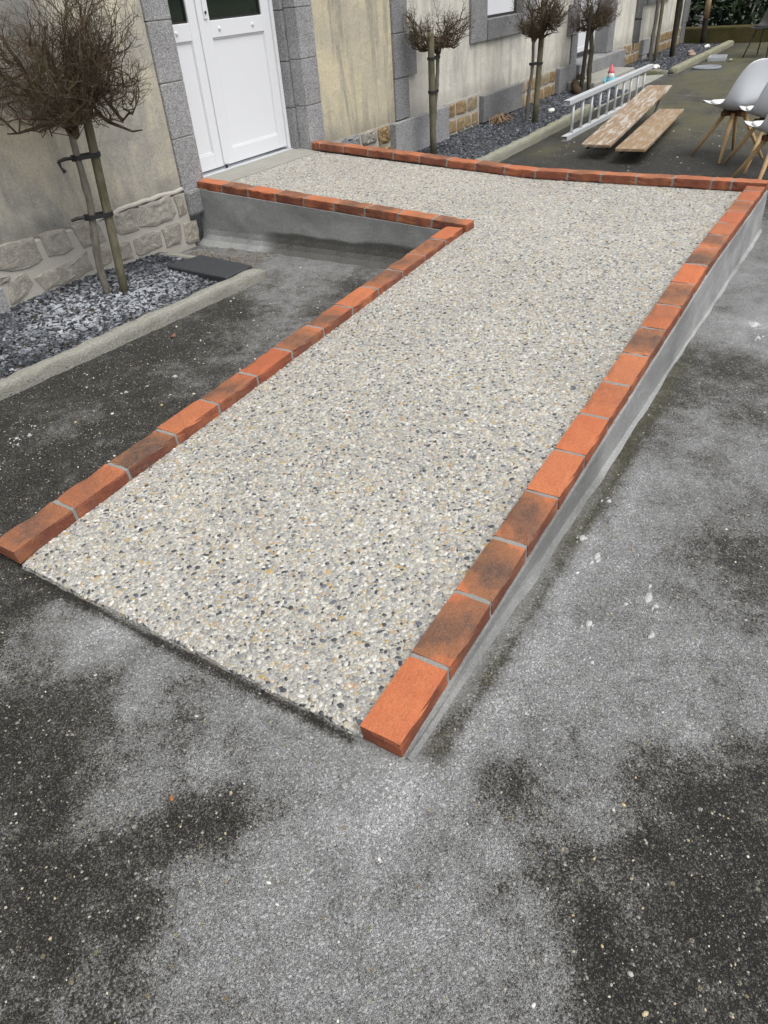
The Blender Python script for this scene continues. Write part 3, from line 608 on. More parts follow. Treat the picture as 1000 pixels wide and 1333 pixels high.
# the left base rises and falls along its ragged pale top
def stone(poly, y, depth, m, seed, name='stone', grow=1.0):
    """one rubble stone: a rounded irregular outline with a rough bulging face"""
    r = random.Random(seed)
    if len(poly) == 4 and grow:          # cut the corners of a four-point outline
        q = []
        for i in range(4):
            a, b, c = Vector(poly[i - 1]), Vector(poly[i]), Vector(poly[(i + 1) % 4]); q += [b + (a - b) * r.uniform(.05, .16), b + (c - b) * r.uniform(.05, .16)]
        poly = [tuple(p) for p in q]
    pts = []
    for i in range(len(poly)):
        a, b = Vector(poly[i]), Vector(poly[(i + 1) % len(poly)]); n = max(1, int((b - a).length / .05))
        for k in range(n): p = a + (b - a) * k / n; pts.append((p.x + r.uniform(-.007, .007), p.y + r.uniform(-.006, .006)))
    area = sum(p[0] * q[1] - q[0] * p[1] for p, q in zip(pts, pts[1:] + pts[:1]))
    if area < 0: pts.reverse()
    cx = sum(p[0] for p in pts) / len(pts); cz = sum(p[1] for p in pts) / len(pts); n = len(pts)
    mb = MB(); rings = ((1.0, .045), (1.0, -.1 * depth), (.955, -.8 * depth), (.7, -1.0 * depth), (.35, -1.0 * depth))
    for s_, dy in rings:
        for px, pz in pts: mb.v.append((cx + (px - cx) * s_, y + dy + (r.uniform(-.6, .3) * depth if dy < -.9 * depth else r.uniform(-.1, .25) * depth if dy < -.5 * depth else 0), cz + (pz - cz) * s_))
    for k in range(len(rings) - 1):
        for i in range(n): j = (i + 1) % n; mb.f.append((k * n + i, k * n + j, (k + 1) * n + j, (k + 1) * n + i))
    mb.f.append(tuple(range((len(rings) - 1) * n, len(rings) * n)))
    return hp(mb, name, m)
STL = [[(2.181, .346), (2.403, .332), (2.399, .211), (2.371, .192), (2.191, .197), (2.129, .227)], [(2.431, .335), (2.606, .327), (2.627, .202), (2.552, .195), (2.446, .209)],
       [(2.653, .321), (2.751, .329), (2.823, .322), (2.870, .187), (2.799, .182), (2.688, .19)], [(2.90, .321), (3.15, .306), (3.123, .185), (2.989, .184), (2.914, .24)],
       [(3.167, .308), (3.449, .315), (3.457, .2), (3.419, .171), (3.272, .165), (3.135, .194)], [(3.468, .299), (3.55, .311), (3.553, .176), (3.482, .165)],
       [(2.105, .199), (2.178, .189), (2.157, .160), (2.100, .160)], [(2.153, .150), (2.272, .185), (2.301, .105), (2.175, .034), (2.116, .04)],
       [(2.315, .124), (2.388, .145), (2.601, .149), (2.698, .168), (2.709, .06), (2.494, .034), (2.345, .047)], [(2.735, .164), (2.865, .155), (2.869, .058), (2.740, .043)],
       [(2.90, .145), (3.022, .145), (3.033, .037), (2.895, .033)], [(3.055, .148), (3.288, .139), (3.275, .030), (3.058, .033)], [(3.303, .15), (3.475, .144), (3.457, .011), (3.306, .010)],
       [(3.506, .123), (3.627, .115), (3.618, -.03), (3.49, -.02)],
       [(1.70, .33), (2.10, .345), (2.09, .21), (1.72, .20)], [(1.30, .33), (1.67, .325), (1.68, .19), (1.33, .18)], [(.9, .33), (1.27, .33), (1.3, .2), (.92, .19)],
       [(1.62, .17), (1.95, .18), (1.96, .02), (1.6, .02)], [(1.2, .17), (1.58, .16), (1.56, .0), (1.22, .01)], [(.75, .16), (1.16, .17), (1.18, .0), (.77, .01)]]
# fillers between the two courses, half sunk in the joint
for i, p in enumerate(STL): stone(p, 3.9005, .0065, M['stone_grey'], 100 + i, grow=1.0)
for xa, xb, za, zb in ((2.02, 2.10, -.02, .15),): block(xa, xb, za, zb, 3.875, 4.1, 'granite')
lip = MB()
rl = random.Random(9)
px = np.linspace(-3.9, 3.57, 110); top = [.322 + .012 * math.sin(x * 4.3) + rl.uniform(-.008, .008) for x in px]
lip.strip(lambda i: [(px[i], 3.925, top[i] + .006), (px[i], 3.910, top[i] + .003), (px[i], 3.899, top[i] - .004), (px[i], 3.903, top[i] - .016)], range(110))
hp(lip, 'mortar_lip', M['joint_pale'], smooth=True)
def rubble(x0, x1, z0, z1, seed, m, rows=2, wmin=.14, wmax=.26):
    r = random.Random(seed); h = (z1 - z0) / rows
    for k in range(rows):
        x = x0 + r.uniform(.01, .04); zb = z0 + k * h
        while x < x1 - .06:
            w = min(r.uniform(wmin, wmax), x1 - .012 - x)
            if w > .05: stone([(x, zb + r.uniform(.008, .02)), (x + w, zb + r.uniform(.008, .02)), (x + w - r.uniform(0, .015), zb + h - r.uniform(.008, .022)), (x + r.uniform(0, .015), zb + h - r.uniform(.008, .022))], 3.9055, .008, m, seed * 50 + int(x * 100) + k)
            x += w + r.uniform(.012, .026)
stone([(5.46, .305), (5.72, .30), (5.73, .20), (5.44, .20)], 3.917, .018, M['granite_mid'], 3); stone([(5.75, .30), (5.99, .295), (6.0, .19), (5.76, .195)], 3.917, .02, M['stone_grey'], 4)
stone([(6.02, .295), (6.225, .29), (6.225, .15), (6.03, .16)], 3.917, .02, M['stone_brown'], 5); stone([(5.85, .17), (6.22, .12), (6.22, .0), (5.8, .0)], 3.917, .02, M['stone_brown'], 6)
rubble(7.315, 8.11, .0, .30, 21, M['stone_brown']); rubble(9.195, 10.395, -.02, .285, 22, M['stone_brown']); rubble(13.105, 14.245, -.02, .285, 23, M['stone_brown']); rubble(15.005, 16.95, -.02, .28, 24, M['stone_brown'], 2, .2, .34)
# corner quoins of the house end, and the rain pipe
for k, z0 in enumerate(np.arange(-.06, 3.4, .39)): block(16.95, 17.35 if k % 2 else 17.25, z0, min(z0 + .39, 3.5), 3.89, 4.5, 'granite_dark')
pipe = MB().tube([(13.82, 3.86, .28), (13.82, 3.86, 3.48)], .045, 12); pp = hp(pipe, 'rain_pipe', mat_plain('grey_zinc', (.30, .31, .32), .5, .15, 8, .5, .2), smooth=True)
br_ = MB()
for z in (.6, 1.9, 3.1): br_.tube([(13.82, 3.86, z - .012), (13.82, 3.86, z + .012)], .052, 12).box(13.81, 13.83, 3.86, 3.93, z - .01, z + .01)
br_.build('pipe_bracket', M['dark_metal'], pp)
# the white double door
door = MB(); Y0, Y1 = 4.100, 4.150
def leaf(mb, x0, x1, zb, st=.085, rail=.10):
    zt = 2.28
    mb.box(x0, x0 + st, Y0, Y1, zb, zt); mb.box(x1 - st, x1, Y0, Y1, zb, zt)
    mb.box(x0 + st, x1 - st, Y0, Y1, zb, zb + rail); mb.box(x0 + st, x1 - st, Y0, Y1, 1.115, 1.215); mb.box(x0 + st, x1 - st, Y0, Y1, zt - rail, zt)
fr = MB().box(3.782, 3.85, 4.09, 4.17, .318, 2.30).box(4.955, 4.985, 4.085, 4.17, .318, 2.30).box(3.85, 4.955, 4.09, 4.17, 2.285, 2.30)
dr = hp(fr, 'door', M['white'], bevel=.003)
lf = MB(); leaf(lf, 3.852, 4.208, .335, .09); lf.build('narrow_leaf', M['white'], dr, bevel=.004)
lf = MB(); leaf(lf, 4.232, 4.952, .335, .085); lf.build('wide_leaf', M['white'], dr, bevel=.004)
for x0, x1 in ((3.942, 4.118), (4.317, 4.867)):
    pb = MB().box(x0 + .001, x1 - .001, 4.113, 4.14, .436, 1.114); pb.build('panel', M['white'], dr)
    bd = MB()
    for a, b, c, d in ((x0, x0 + .007, .436, 1.114), (x1 - .007, x1, .436, 1.114), (x0 + .007, x1 - .007, .436, .443), (x0 + .007, x1 - .007, 1.107, 1.114)): bd.box(a + .0005, b - .0005, 4.106, 4.1125, c, d)
    bd.build('glazing_bead', M['white'], dr, bevel=.002)
    MB().box(x0 + .001, x1 - .001, 4.125, 4.137, 1.216, 2.178).build('pane', M['glass'], dr)
    gk = MB()
    for a, b, c, d in ((x0 + .001, x0 + .010, 1.216, 2.17), (x1 - .010, x1 - .001, 1.216, 2.17), (x0 + .010, x1 - .010, 1.216, 1.226)): gk.box(a, b, 4.112, 4.124, c, d)
    gk.build('gasket', M['rubber'], dr)
ov = MB().box(4.196, 4.246, 4.086, 4.099, .345, 2.27); ov.build('overlap_strip', M['white'], dr, bevel=.004)
for x in (3.985, 4.395, 4.745): MB().lathe([(.001, 0), (.013, .001), (.013, .004), (.009, .007), (.001, .008)], 12).build('rivet_cap', M['white'], dr, smooth=True).matrix_local = Matrix.Translation((x, 4.099, 1.166)) @ Matrix.Rotation(math.pi / 2, 4, 'X')
lk = MB().box(4.262, 4.292, 4.092, 4.0995, 1.225, 1.40); lk.build('lock_plate', M['white'], dr, bevel=.003)
MB().lathe([(.001, 0), (.009, 0), (.009, .006), (.001, .006)], 10).build('keyhole', M['dark_metal'], dr).matrix_local = Matrix.Translation((4.277, 4.092, 1.262)) @ Matrix.Rotation(math.pi / 2, 4, 'X')
MB().box(3.782, 4.985, 4.065, 4.16, .300, .316).build('sill_bar', M['alu'], dr, bevel=.003)
MB().box(4.212, 4.228, 4.09, 4.10, .318, .336).build('sill_gap', M['rubber'], dr)

# ------------------------------------------------------------------ slate beds, kerbs
def bed(x0, x1, y0, y1, h, name):
    xs_ = np.linspace(x0, x1, max(3, int((x1 - x0) / .12))); ys_ = np.linspace(y0, y1, 9)
    zf = lambda x, y: h(x, y) + .010 * mnoise.noise((x * 3.1, y * 4.3, 1.7))
    return grid_sheet(xs_, ys_, zf)
def make_bed(x0, x1, y0, y1, h, density, smin, smax, seed, label):
    b = bed(x0, x1, y0, y1, h, 'b').build('bed_soil', M['soil']); tag(b, kind='structure')
    g = scatter(b, 'slate_gravel', M['slate'], density, smin, smax, seed, 1, (1.1, .75, .34), .55, 'stuff', None, False, -.003)
    tag(g, label, 'gravel')
make_bed(.2, 3.24, 2.98, 3.90, lambda x, y: -.012 + .04 * max(0, 1 - abs(x - 2.4) / 1.2) * max(0, (y - 3.1) / .8), 5200, .018, .046, 41, 'dark slate chippings dusted with pale cement around the nearest tree')
make_bed(5.11, 10.9, 3.06, 3.90, lambda x, y: -.02 + .015 * (y - 3.0), 4600, .020, .050, 42, 'blue black slate chippings along the wall behind the ladder')
make_bed(12.80, 17.0, 2.98, 3.90, lambda x, y: -.03 + .03 * (y - 3.0), 2600, .025, .055, 43, 'dark slate chippings of the farthest bed by the low wall')
def kerb(path, w, h, label, seed, loc_i=0, taper_end=True):
    """a lumpy concrete kerb run along a polyline of (x, y)"""
    r = random.Random(seed); P = [Vector((x, y, 0)) for x, y in path]; pts = []
    for a, b in zip(P, P[1:]):
        n = max(2, int((b - a).length / .06)); pts += [a + (b - a) * i / n for i in range(n)]
    pts.append(P[-1]); c0 = Vector((P[0].x, P[0].y, gz(P[0].x))); mb = MB(); k = 8
    for i, p in enumerate(pts):
        d = (pts[min(i + 1, len(pts) - 1)] - pts[max(i - 1, 0)]).normalized(); s_ = Vector((-d.y, d.x, 0)); g = gz(p.x)
        e = min(1, .35 + .4 * min(i, len(pts) - 1 - i)) if taper_end else 1
        nz = mnoise.noise((p.x * 5, p.y * 5, seed)) ; nz2 = mnoise.noise((p.x * 11, p.y * 11, seed + 3))
        ww = w * (1 + .13 * nz) ; hh = h * (1 + .16 * nz2) * (.7 + .3 * e)
        cs = [(-.5, -.06), (-.51, hh * .55), (-.48, hh * .9), (-.36, hh * 1.0), (.3, hh * 1.02), (.46, hh * .93), (.5, hh * .5), (.5, -.06)]
        for u, z in cs: q = p + s_ * (u * ww + r.uniform(-.005, .005)); mb.v.append((q.x - c0.x, q.y - c0.y, g + z + r.uniform(-.004, .004) - c0.z))
    for i in range(len(pts) - 1):
        for j in range(k - 1): mb.f.append((i * k + j, i * k + j + 1, (i + 1) * k + j + 1, (i + 1) * k + j))
    mb.f += [tuple(range(k))[::-1], tuple(range((len(pts) - 1) * k, len(pts) * k))]
    o = mb.build('kerb', M['kerb'], None, True, loc=c0); tag(o, label, 'kerb', 'concrete kerbs around the slate beds'); return o
kerb([(.1, 3.012), (1.2, 3.012), (3.22, 2.985)], .075, .066, 'lumpy concrete kerb in front of the nearest slate bed', 1)
kerb([(3.235, 3.52), (3.225, 3.90)], .05, .055, 'short pale kerb end between black slab and stone wall', 2)
kerb([(5.12, 2.99), (7.4, 2.995), (9.38, 3.06)], .085, .085, 'greenish concrete kerb running from the ramp behind the ladder', 3)
kerb([(12.86, 2.98), (17.0, 2.96)], .11, .085, 'yellow green mossy kerb along the farthest slate bed', 4)
kerb([(12.80, 3.05), (12.82, 3.85)], .07, .06, 'mossy cross kerb at the near end of the farthest bed', 5)
# ------------------------------------------------------------------ small paving
def slab(name, corners, z0, z1, m, label, cat, bevel=.008):
    c = Vector((sum(p[0] for p in corners) / 4, sum(p[1] for p in corners) / 4, z0))
    mb = MB(); mb.v = [(x - c.x, y - c.y, 0) for x, y in corners] + [(x - c.x, y - c.y, z1 - z0) for x, y in corners]
    mb.f = [(3, 2, 1, 0), (4, 5, 6, 7), (0, 1, 5, 4), (1, 2, 6, 5), (2, 3, 7, 6), (3, 0, 4, 7)]
    return tag(mb.build(name, m, None, bevel=bevel, loc=c), label, cat)
def mat_ribbed():
    t = NT('black_ribbed_slab'); p = t.pos((1, 1, 1), rot=(0, 0, .06))
    w = t.n.new('ShaderNodeTexWave'); w.wave_type = 'BANDS'; w.bands_direction = 'X'; w.inputs['Scale'].default_value = 22; w.inputs['Distortion'].default_value = .6; w.inputs['Detail'].default_value = 2; t.L(p, w.inputs[0])
    c = t.mix(t.noise(p, 90, 5, .8), (.016, .018, .021), (.085, .09, .10)); c = t.mix(t.math('MULTIPLY', w.outputs[1], .5), c, (.02, .022, .025))
    return t.fin(c, .55, t.bump(t.math('ADD', w.outputs[1], t.noise(p, 200, 3)), .6, .006), .4)
slab('stone_slab', [(2.95, 3.035), (3.185, 3.03), (3.235, 3.50), (2.985, 3.56)], -.015, .034, mat_ribbed(), 'black ribbed slab laid at the end of the nearest bed', 'slab')
slab('door_slab', [(10.62, 3.44), (12.28, 3.40), (12.36, 3.795), (10.7, 3.845)], -.06, .10, M['concrete'], 'raised concrete slab below the far white door behind gnome', 'slab', .015)
slab('paving_slab', [(9.42, 3.04), (12.66, 3.06), (12.5, 3.39), (10.0, 3.43)], -.07, -.035, M['concrete'], 'flat pale concrete slab on the ground behind the ladder', 'slab', .01)

# ------------------------------------------------------------------ trees
def crown_mesh(seed, R, base, n_limb, shoots, squash=.92, thick=1.0, dense=1.0, name='crown', zc=.55):
    """bare clipped hawthorn head: knotty limbs near the fork, then fans of upright forked twigs ending on a round outline"""
    r = random.Random(seed); mb = MB(); V = mb.v; Fc = mb.f
    C = Vector((0, 0, base + R * zc))
    def inside(p, k=1.0):
        q = p - C; zz = q.z / (R * squash * (1.15 if q.z > 0 else .72)); return (q.x / R)**2 + (q.y / R)**2 + zz * zz < k
    def tube(pts, r0, r1, n):
        m = len(pts); st_ = len(V)
        for i, p in enumerate(pts):
            d = (pts[min(i + 1, m - 1)] - pts[max(i - 1, 0)])
            if d.length < 1e-6: d = Vector((0, 0, 1))
            d.normalize(); a = d.cross(Vector((.31, .52, .79))).normalized(); b = a.cross(d); rr = r0 + (r1 - r0) * i / (m - 1)
            for k in range(n): t = 6.2832 * k / n; q = p + rr * (math.cos(t) * a + math.sin(t) * b); V.append((q.x, q.y, q.z))
        for i in range(m - 1):
            for k in range(n): k2 = (k + 1) % n; Fc.append((st_ + i * n + k, st_ + i * n + k2, st_ + (i + 1) * n + k2, st_ + (i + 1) * n + k))
    def rv(s=1.0): return Vector((r.gauss(0, s), r.gauss(0, s), r.gauss(0, s)))
    def grow(p, d, L, rad_, depth):
        steps = 6 if depth < 2 else 5 if depth == 2 else 3
        pts = [p]; lim = r.uniform(.72, 1.08)
        for i in range(steps):
            up = .06 if depth == 0 else .18
            if pts[-1].z < base - .01: d.z = abs(d.z) + .1
            d = (d + rv(.42) + Vector((0, 0, up)) + (pts[-1] - C).normalized() * .10).normalized()
            q = pts[-1] + d * (L / steps)
            if not inside(q, lim) and depth > 0: break
            pts.append(q)
        if len(pts) < 2: return
        tube(pts, rad_, rad_ * (.22 if depth == 0 else .45), 6 if depth == 0 else 4 if depth == 1 else 3)
        if depth >= 4: return
        kids = (shoots, 6, 4.4, 2.4)[depth]
        kids = int(kids * dense + r.random())
        for k in range(kids):
            f = r.uniform(.2, 1) if depth == 0 else r.uniform(.22, 1.0); i = min(len(pts) - 2, int(f * (len(pts) - 1))); q = pts[i].lerp(pts[i + 1], f * (len(pts) - 1) - i)
            out = (q - C); out.z = 0
            dd = (d * .5 + rv(.75) + Vector((0, 0, .26)) + (out.normalized() * .25 if out.length > 1e-4 else Vector())).normalized()
            grow(q, dd, L * r.uniform(.42, .72) if depth else R * r.uniform(.45, .85), max(.0011 * thick, rad_ * r.uniform(.36, .52)), depth + 1)
    for k in range(n_limb):
        t = 6.2832 * (k + r.uniform(-.3, .3)) / n_limb; el = r.uniform(.32, .95)
        grow(Vector((math.cos(t) * .015, math.sin(t) * .015, base + r.uniform(-.03, .04))), Vector((math.cos(t), math.sin(t), el)).normalized(), R * r.uniform(.5, .8), .016 * thick, 0)
    grow(Vector((0, 0, base)), Vector((.05, .05, 1)), R * .9, .021 * thick, 0); grow(Vector((.01, 0, base)), Vector((-.2, .1, 1)).normalized(), R * .8, .018 * thick, 0)
    # the swollen, much-pruned knot at the fork
    kn = MB(); kn.lathe([(.014, -.06), (.026, -.045), (.036, -.015), (.042, .012), (.034, .04), (.02, .055), (.004, .06)], 10)
    s_ = len(V); V.extend([(x + r.uniform(-.006, .006), y + r.uniform(-.006, .006), z + base + r.uniform(-.006, .006)) for x, y, z in kn.v]); Fc.extend([tuple(i + s_ for i in f) for f in kn.f])
    for _ in range(5):
        t = r.uniform(0, 6.28); p = Vector((0, 0, base + r.uniform(-.03, .03))); tube([p, p + Vector((math.cos(t) * .03, math.sin(t) * .03, r.uniform(-.01, .01))), p + Vector((math.cos(t) * .06, math.sin(t) * .06, r.uniform(-.015, .015)))], .014, .008, 6)
    return mb
def tree(x, y, z0, crown, base, tops, rr, m, label, group='clipped standard trees along the wall'):
    t = empty('clipped_tree', (x, y, z0), label, 'tree', group)
    dx, dy = tops; r = random.Random(int(x * 100)); pts = []
    for i in range(19):
        f = i / 18; pts.append((dx * f + .008 * math.sin(f * 9 + x) + r.uniform(-.002, .002), dy * f + .006 * math.sin(f * 7) + r.uniform(-.002, .002), base * f - .03 * (1 - f)))
    MB().tube(pts, [rr * (1.15 - .25 * i / 18) * (1 + r.uniform(-.05, .05) + (.22 if i in (7, 12) else 0)) for i in range(19)], 10).build('trunk', m, t, True)
    c = crown if isinstance(crown, bpy.types.Mesh) else crown.mesh('crown', M['twig'])
    o = bpy.data.objects.new('crown', c); link(o, t); o.location = (dx, dy, base)
    return t
cm1 = crown_mesh(12, .53, 0, 10, 7, .95, .9, 1.0).mesh('crown', M['twig'])
cm2 = crown_mesh(19, .355, 0, 8, 6, .95, .9, .8).mesh('crown', M['twig'])
cm3 = crown_mesh(23, .385, 0, 8, 7, .95, 1.0, .85).mesh('crown', M['twig'])
print('crown faces', len(cm1.polygons), len(cm2.polygons), len(cm3.polygons))
t1 = tree(2.515, 3.565, .02, cm1, .845, (.075, -.02), .019, M['bark'], 'nearest bare clipped tree with pale grey trunk in the dusted slate')
t2 = tree(6.60, 3.66, 0, cm2, .845, (.09, -.02), .018, M['bark'], 'small round bare tree behind a green stake beside the ramp')
t3 = tree(8.36, 3.44, -.01, cm3, .80, (.02, -.03), .017, M['bark'], 'round bare tree with grey trunk left of its taller stake')
t4 = tree(10.66, 3.52, -.02, cm3, .70, (.0, .0), .030, M['barkdark'], 'dark leaning round tree beside the garden gnome')
t4.rotation_euler = (0, .07, 1.3)
t5 = tree(14.13, 3.68, -.03, cm2, 1.0, (.0, .0), .026, M['bark'], 'thin tree in front of the far window and rain pipe')
t6 = tree(14.95, 3.50, -.03, cm2, 1.05, (-.02, 0), .022, M['barkdark'], 'dark trunked tree in the farthest slate bed near the house corner')
def strap(p, q, r1, r2, n=18):
    """rubber tie: a loop round two posts, given as (x, y, z) centres"""
    p, q = Vector(p), Vector(q); d = (q - p); d.z = 0; L_ = d.length; u = d / L_; v = Vector((-u.y, u.x, 0)); pts = []
    for k in range(n // 2 + 1): t = math.pi / 2 + math.pi * k / (n // 2); pts.append(p + r1 * (math.cos(t) * u + math.sin(t) * v))
    for k in range(n // 2 + 1): t = -math.pi / 2 + math.pi * k / (n // 2); pts.append(q + r2 * (math.cos(t) * u + math.sin(t) * v))
    rows = []; mb = MB(); m = len(pts)
    for i, s_ in enumerate(pts):
        nrm = (s_ - (p if i <= n // 2 else q)); nrm.z = 0; nrm.normalize()
        for dn_, dz in ((0, -.011), (.006, -.011), (.006, .011), (0, .011)): w_ = s_ + nrm * dn_; mb.v.append((w_.x, w_.y, w_.z + dz))
    for i in range(m):
        j = (i + 1) % m
        for k in range(4): k2 = (k + 1) % 4; mb.f.append((i * 4 + k, i * 4 + k2, j * 4 + k2, j * 4 + k))
    return mb
def stake(x, y, z0, topv, h, rr, m, label, ties, trunk_at, tails=False):
    s_ = empty('tree_stake', (x, y, z0), label, 'stake', 'wooden stakes beside the trees')
    MB().tube([(topv[0] * f, topv[1] * f, h * f - .04 * (1 - f)) for f in (0, .2, .5, .8, .985, 1)], [rr, rr, rr, rr * .98, rr * .97, rr * .8], 12).build('post', m, s_, True)
    for z in ties:
        f = z / h; p = Vector((topv[0] * f, topv[1] * f, z)); q = Vector(trunk_at(z + z0)) - Vector((x, y, z0)); q.z = z
        tb = strap(p, q, rr + .002, .021)
        if tails:
            u = (q - p).normalized(); e = q + u * .02; tb.tube([e, e + u * .05 + Vector((0, 0, .004)), e + u * .085 + Vector((0, 0, -.002))], [.008, .010, .007], 6)
            if z > .6: e2 = e + u * .085; tb.tube([e2, e2 + Vector((0, -.005, -.03)), e2 + Vector((.012, -.01, -.055))], [.010, .005, .011], 6)
            tb.box(e.x - .012, e.x + .012, e.y - .014, e.y + .014, z - .015, z + .015)
        tb.build('tree_tie', M['rubber'], s_)
    return s_
stake(2.585, 3.50, .0, (.11, .03), 1.02, .024, M['stakewood'], 'thick greenish stake leaning beside the nearest tree trunk', (.43, .72), lambda z: (2.515 + .075 * z / .85, 3.565 - .02 * z / .85, z), True)
stake(6.565, 3.64, 0, (0, 0), .965, .030, M['stakewood'], 'green weathered stake of the small tree by the ramp', (.51, .77), lambda z: (6.60 + .09 * z / .85, 3.66 - .02 * z / .85, z))
stake(8.37, 3.35, -.01, (.14, .02), 1.1, .030, M['stakewood'], 'brown stake right of the grey trunk with black tie', (.55,), lambda z: (8.37, 3.42, z))
stake(10.45, 3.57, -.02, (.15, .0), .95, .026, M['stakeblack'], 'dark stake propped against the leaning tree by the gnome', (), None)
stake(14.13, 3.60, -.03, (.02, .0), 1.3, .028, M['stakewood'], 'slim stake in front of the far window', (), None)
stake(14.78, 3.50, -.03, (-.05, .0), 1.3, .034, M['stakeblack'], 'black stake beside the dark trunk in the farthest bed', (), None)
s7 = stake(17.3, 3.54, -.04, (-.1, .0), .95, .05, M['stakeblack'], 'stake with bright bare top in front of the dark hedge', (), None)
MB().tube([(-.045, 0, .43), (-.07, 0, .66), (-.10, 0, .96)], [.053, .053, .05], 12).build('bare_top', M['board2'], s7, True)

# ------------------------------------------------------------------ ladder, benches, chairs
ld = empty('ladder', (7.6, 2.72, -.05), 'grey aluminium ladder lying on its edge beside the kerb', 'ladder')
def rail(z):
    mb = MB(); L_ = 2.95
    mb.box(0, L_, -.032, -.028, z - .022, z + .022).box(0, L_, -.028, .032, z + .018, z + .022).box(0, L_, -.028, .032, z - .022, z - .018)
    return mb.build('rail', M['alu'], ld, bevel=.002)
rail(.024); rail(.336)
rg = MB().tube([(0, 0, .045), (0, 0, .314)], .0145, 10).mesh('rung', M['alu'], True)
for i in range(10): o = bpy.data.objects.new('rung', rg); link(o, ld); o.location = (.20 + .277 * i, 0, 0)
def bench(a, b, w, za, zb, m, label, name, unfold):
    a, b = Vector((*a, za)), Vector((*b, zb)); d = (b - a); L_ = d.length
    t = empty('bench', a, label, 'bench', 'wooden benches lying on the court')
    t.rotation_euler = (0, -math.asin(d.z / L_), math.atan2(d.y, d.x))
    MB().box(0, L_, -w / 2, w / 2, -.026, 0).build('plank', m, t, bevel=.005)
    MB().box(.06, L_ - .06, -w / 2 + .03, -w / 2 + .06, -.055, -.027).box(.06, L_ - .06, w / 2 - .06, w / 2 - .03, -.055, -.027).build('batten', M['dark_metal'], t)
    for x, ang in ((.30, 0.06), (L_ - .32, unfold)):
        s_ = 1 if x < L_ / 2 else -1
        lb = MB(); c, sn = math.cos(ang), math.sin(ang)
        for y in (-w / 2 + .045, w / 2 - .045): lb.tube([(x, y, -.055), (x + s_ * .40 * c, y, -.055 - .40 * sn)], .011, 8)
        e = (x + s_ * .40 * c, -.055 - .40 * sn); lb.tube([(e[0], -w / 2 + .045, e[1]), (e[0], w / 2 - .045, e[1])], .011, 8)
        if ang > .2: lb.tube([(x + s_ * .2 * c, 0, -.055 - .2 * sn), (x + s_ * .42, 0, -.04)], .008, 6)
        lb.build('folding_leg', M['dark_metal'], t)
    return t
bench((6.84, 2.155), (9.10, 2.23), .265, .075, .255, M['board'], 'worn brown bench board with flaking paint, propped up at its far end', 'a', .62)
bench((6.725, 1.815), (8.80, 2.00), .255, .075, .075, M['board2'], 'shorter varnished bench board lying flat on the asphalt', 'b', .04)

def chair(x, y, yaw, label, shell_m=None, sc=.9, group='white shell chairs at the edge of the court', kind='wood'):
    t = empty('shell_chair', (x, y, -.05), label, 'chair', group, yaw); t.scale = (sc, sc, sc)
    prof = [(.265, .425, .175, .030), (.245, .448, .19, .022), (.19, .440, .205, .020), (.10, .418, .225, .040), (.0, .402, .235, .060), (-.09, .402, .235, .070), (-.155, .425, .235, .075), (-.20, .475, .23, .075), (-.228, .54, .225, .068), (-.252, .62, .215, .055), (-.278, .70, .20, .040), (-.302, .77, .17, .024), (-.312, .805, .13, .014), (-.316, .817, .06, .008)]
    mb = MB(); nu = 11
    for i, (px, pz, hw, lift) in enumerate(prof):
        a, b = prof[max(i - 1, 0)], prof[min(i + 1, len(prof) - 1)]; tx, tz = b[0] - a[0], b[1] - a[1]; l = math.hypot(tx, tz); nxv, nzv = -tz / l, tx / l
        if nzv < 0 and i < 5 or (i >= 5 and nxv < 0): nxv, nzv = -nxv, -nzv
        for k in range(nu):
            u = -1 + 2 * k / (nu - 1); c = lift * abs(u)**2.4
            mb.v.append((px + nxv * c, hw * u, pz + nzv * c))
    for i in range(len(prof) - 1):
        for k in range(nu - 1): mb.f.append((i * nu + k, (i + 1) * nu + k, (i + 1) * nu + k + 1, i * nu + k + 1))
    sh = mb.build('shell', shell_m or M['shell'], t, True)
    so_ = sh.modifiers.new('solid', 'SOLIDIFY'); so_.thickness = .009; so_.offset = 0
    sb = sh.modifiers.new('sub', 'SUBSURF'); sb.levels = 1; sb.render_levels = 2
    cu = MB(); ring = []
    for zz, k in ((.0, .97), (.012, 1.0), (.020, .92), (.024, .6)):
        for j in range(20):
            an = 2 * math.pi * j / 20; ux, uy = math.cos(an), math.sin(an); ux = math.copysign(abs(ux)**.6, ux); uy = math.copysign(abs(uy)**.6, uy)
            X = .055 + .16 * k * ux; Yy = .175 * k * uy
            cu.v.append((X, Yy, .418 + max(0, X - .05) * .15 + zz + .03 * (Yy / .2)**2))
    for i in range(3):
        for j in range(20): j2 = (j + 1) % 20; cu.f.append((i * 20 + j, i * 20 + j2, (i + 1) * 20 + j2, (i + 1) * 20 + j))
    cu.f += [tuple(range(60, 80)), tuple(range(20))[::-1]]
    cu.build('seat_pad', M['cushion'] if shell_m is None else shell_m, t, True)
    if kind == 'wood':
        bk = MB().box(-.13, .15, -.026, .026, .352, .392).box(-.024, .024, -.13, -.0265, .354, .391).box(-.024, .024, .0265, .13, .354, .391)
        bk.build('bracket', M['legdark'], t, bevel=.004)
    for a in (1, -1):
        for b in (1, -1):
            if kind == 'wood': lg = MB().tube([(a * .225, b * .225, 0), (a * .14, b * .14, .18), (a * .055, b * .055, .372)], [.0125, .0175, .0195], 10); lm = M['legwood']
            else: lg = MB().tube([(a * .24, b * .22, 0), (a * .12, b * .13, .40)], [.011, .011], 8); lm = M['dark_metal']
            lg.build('leg', lm, t, True)
    return t
chair(7.20, 1.12, rad(45), 'white shell chair farthest left, its back to us beside the benches')
chair(6.86, .80, rad(32), 'white shell chair in the middle, half out of frame')
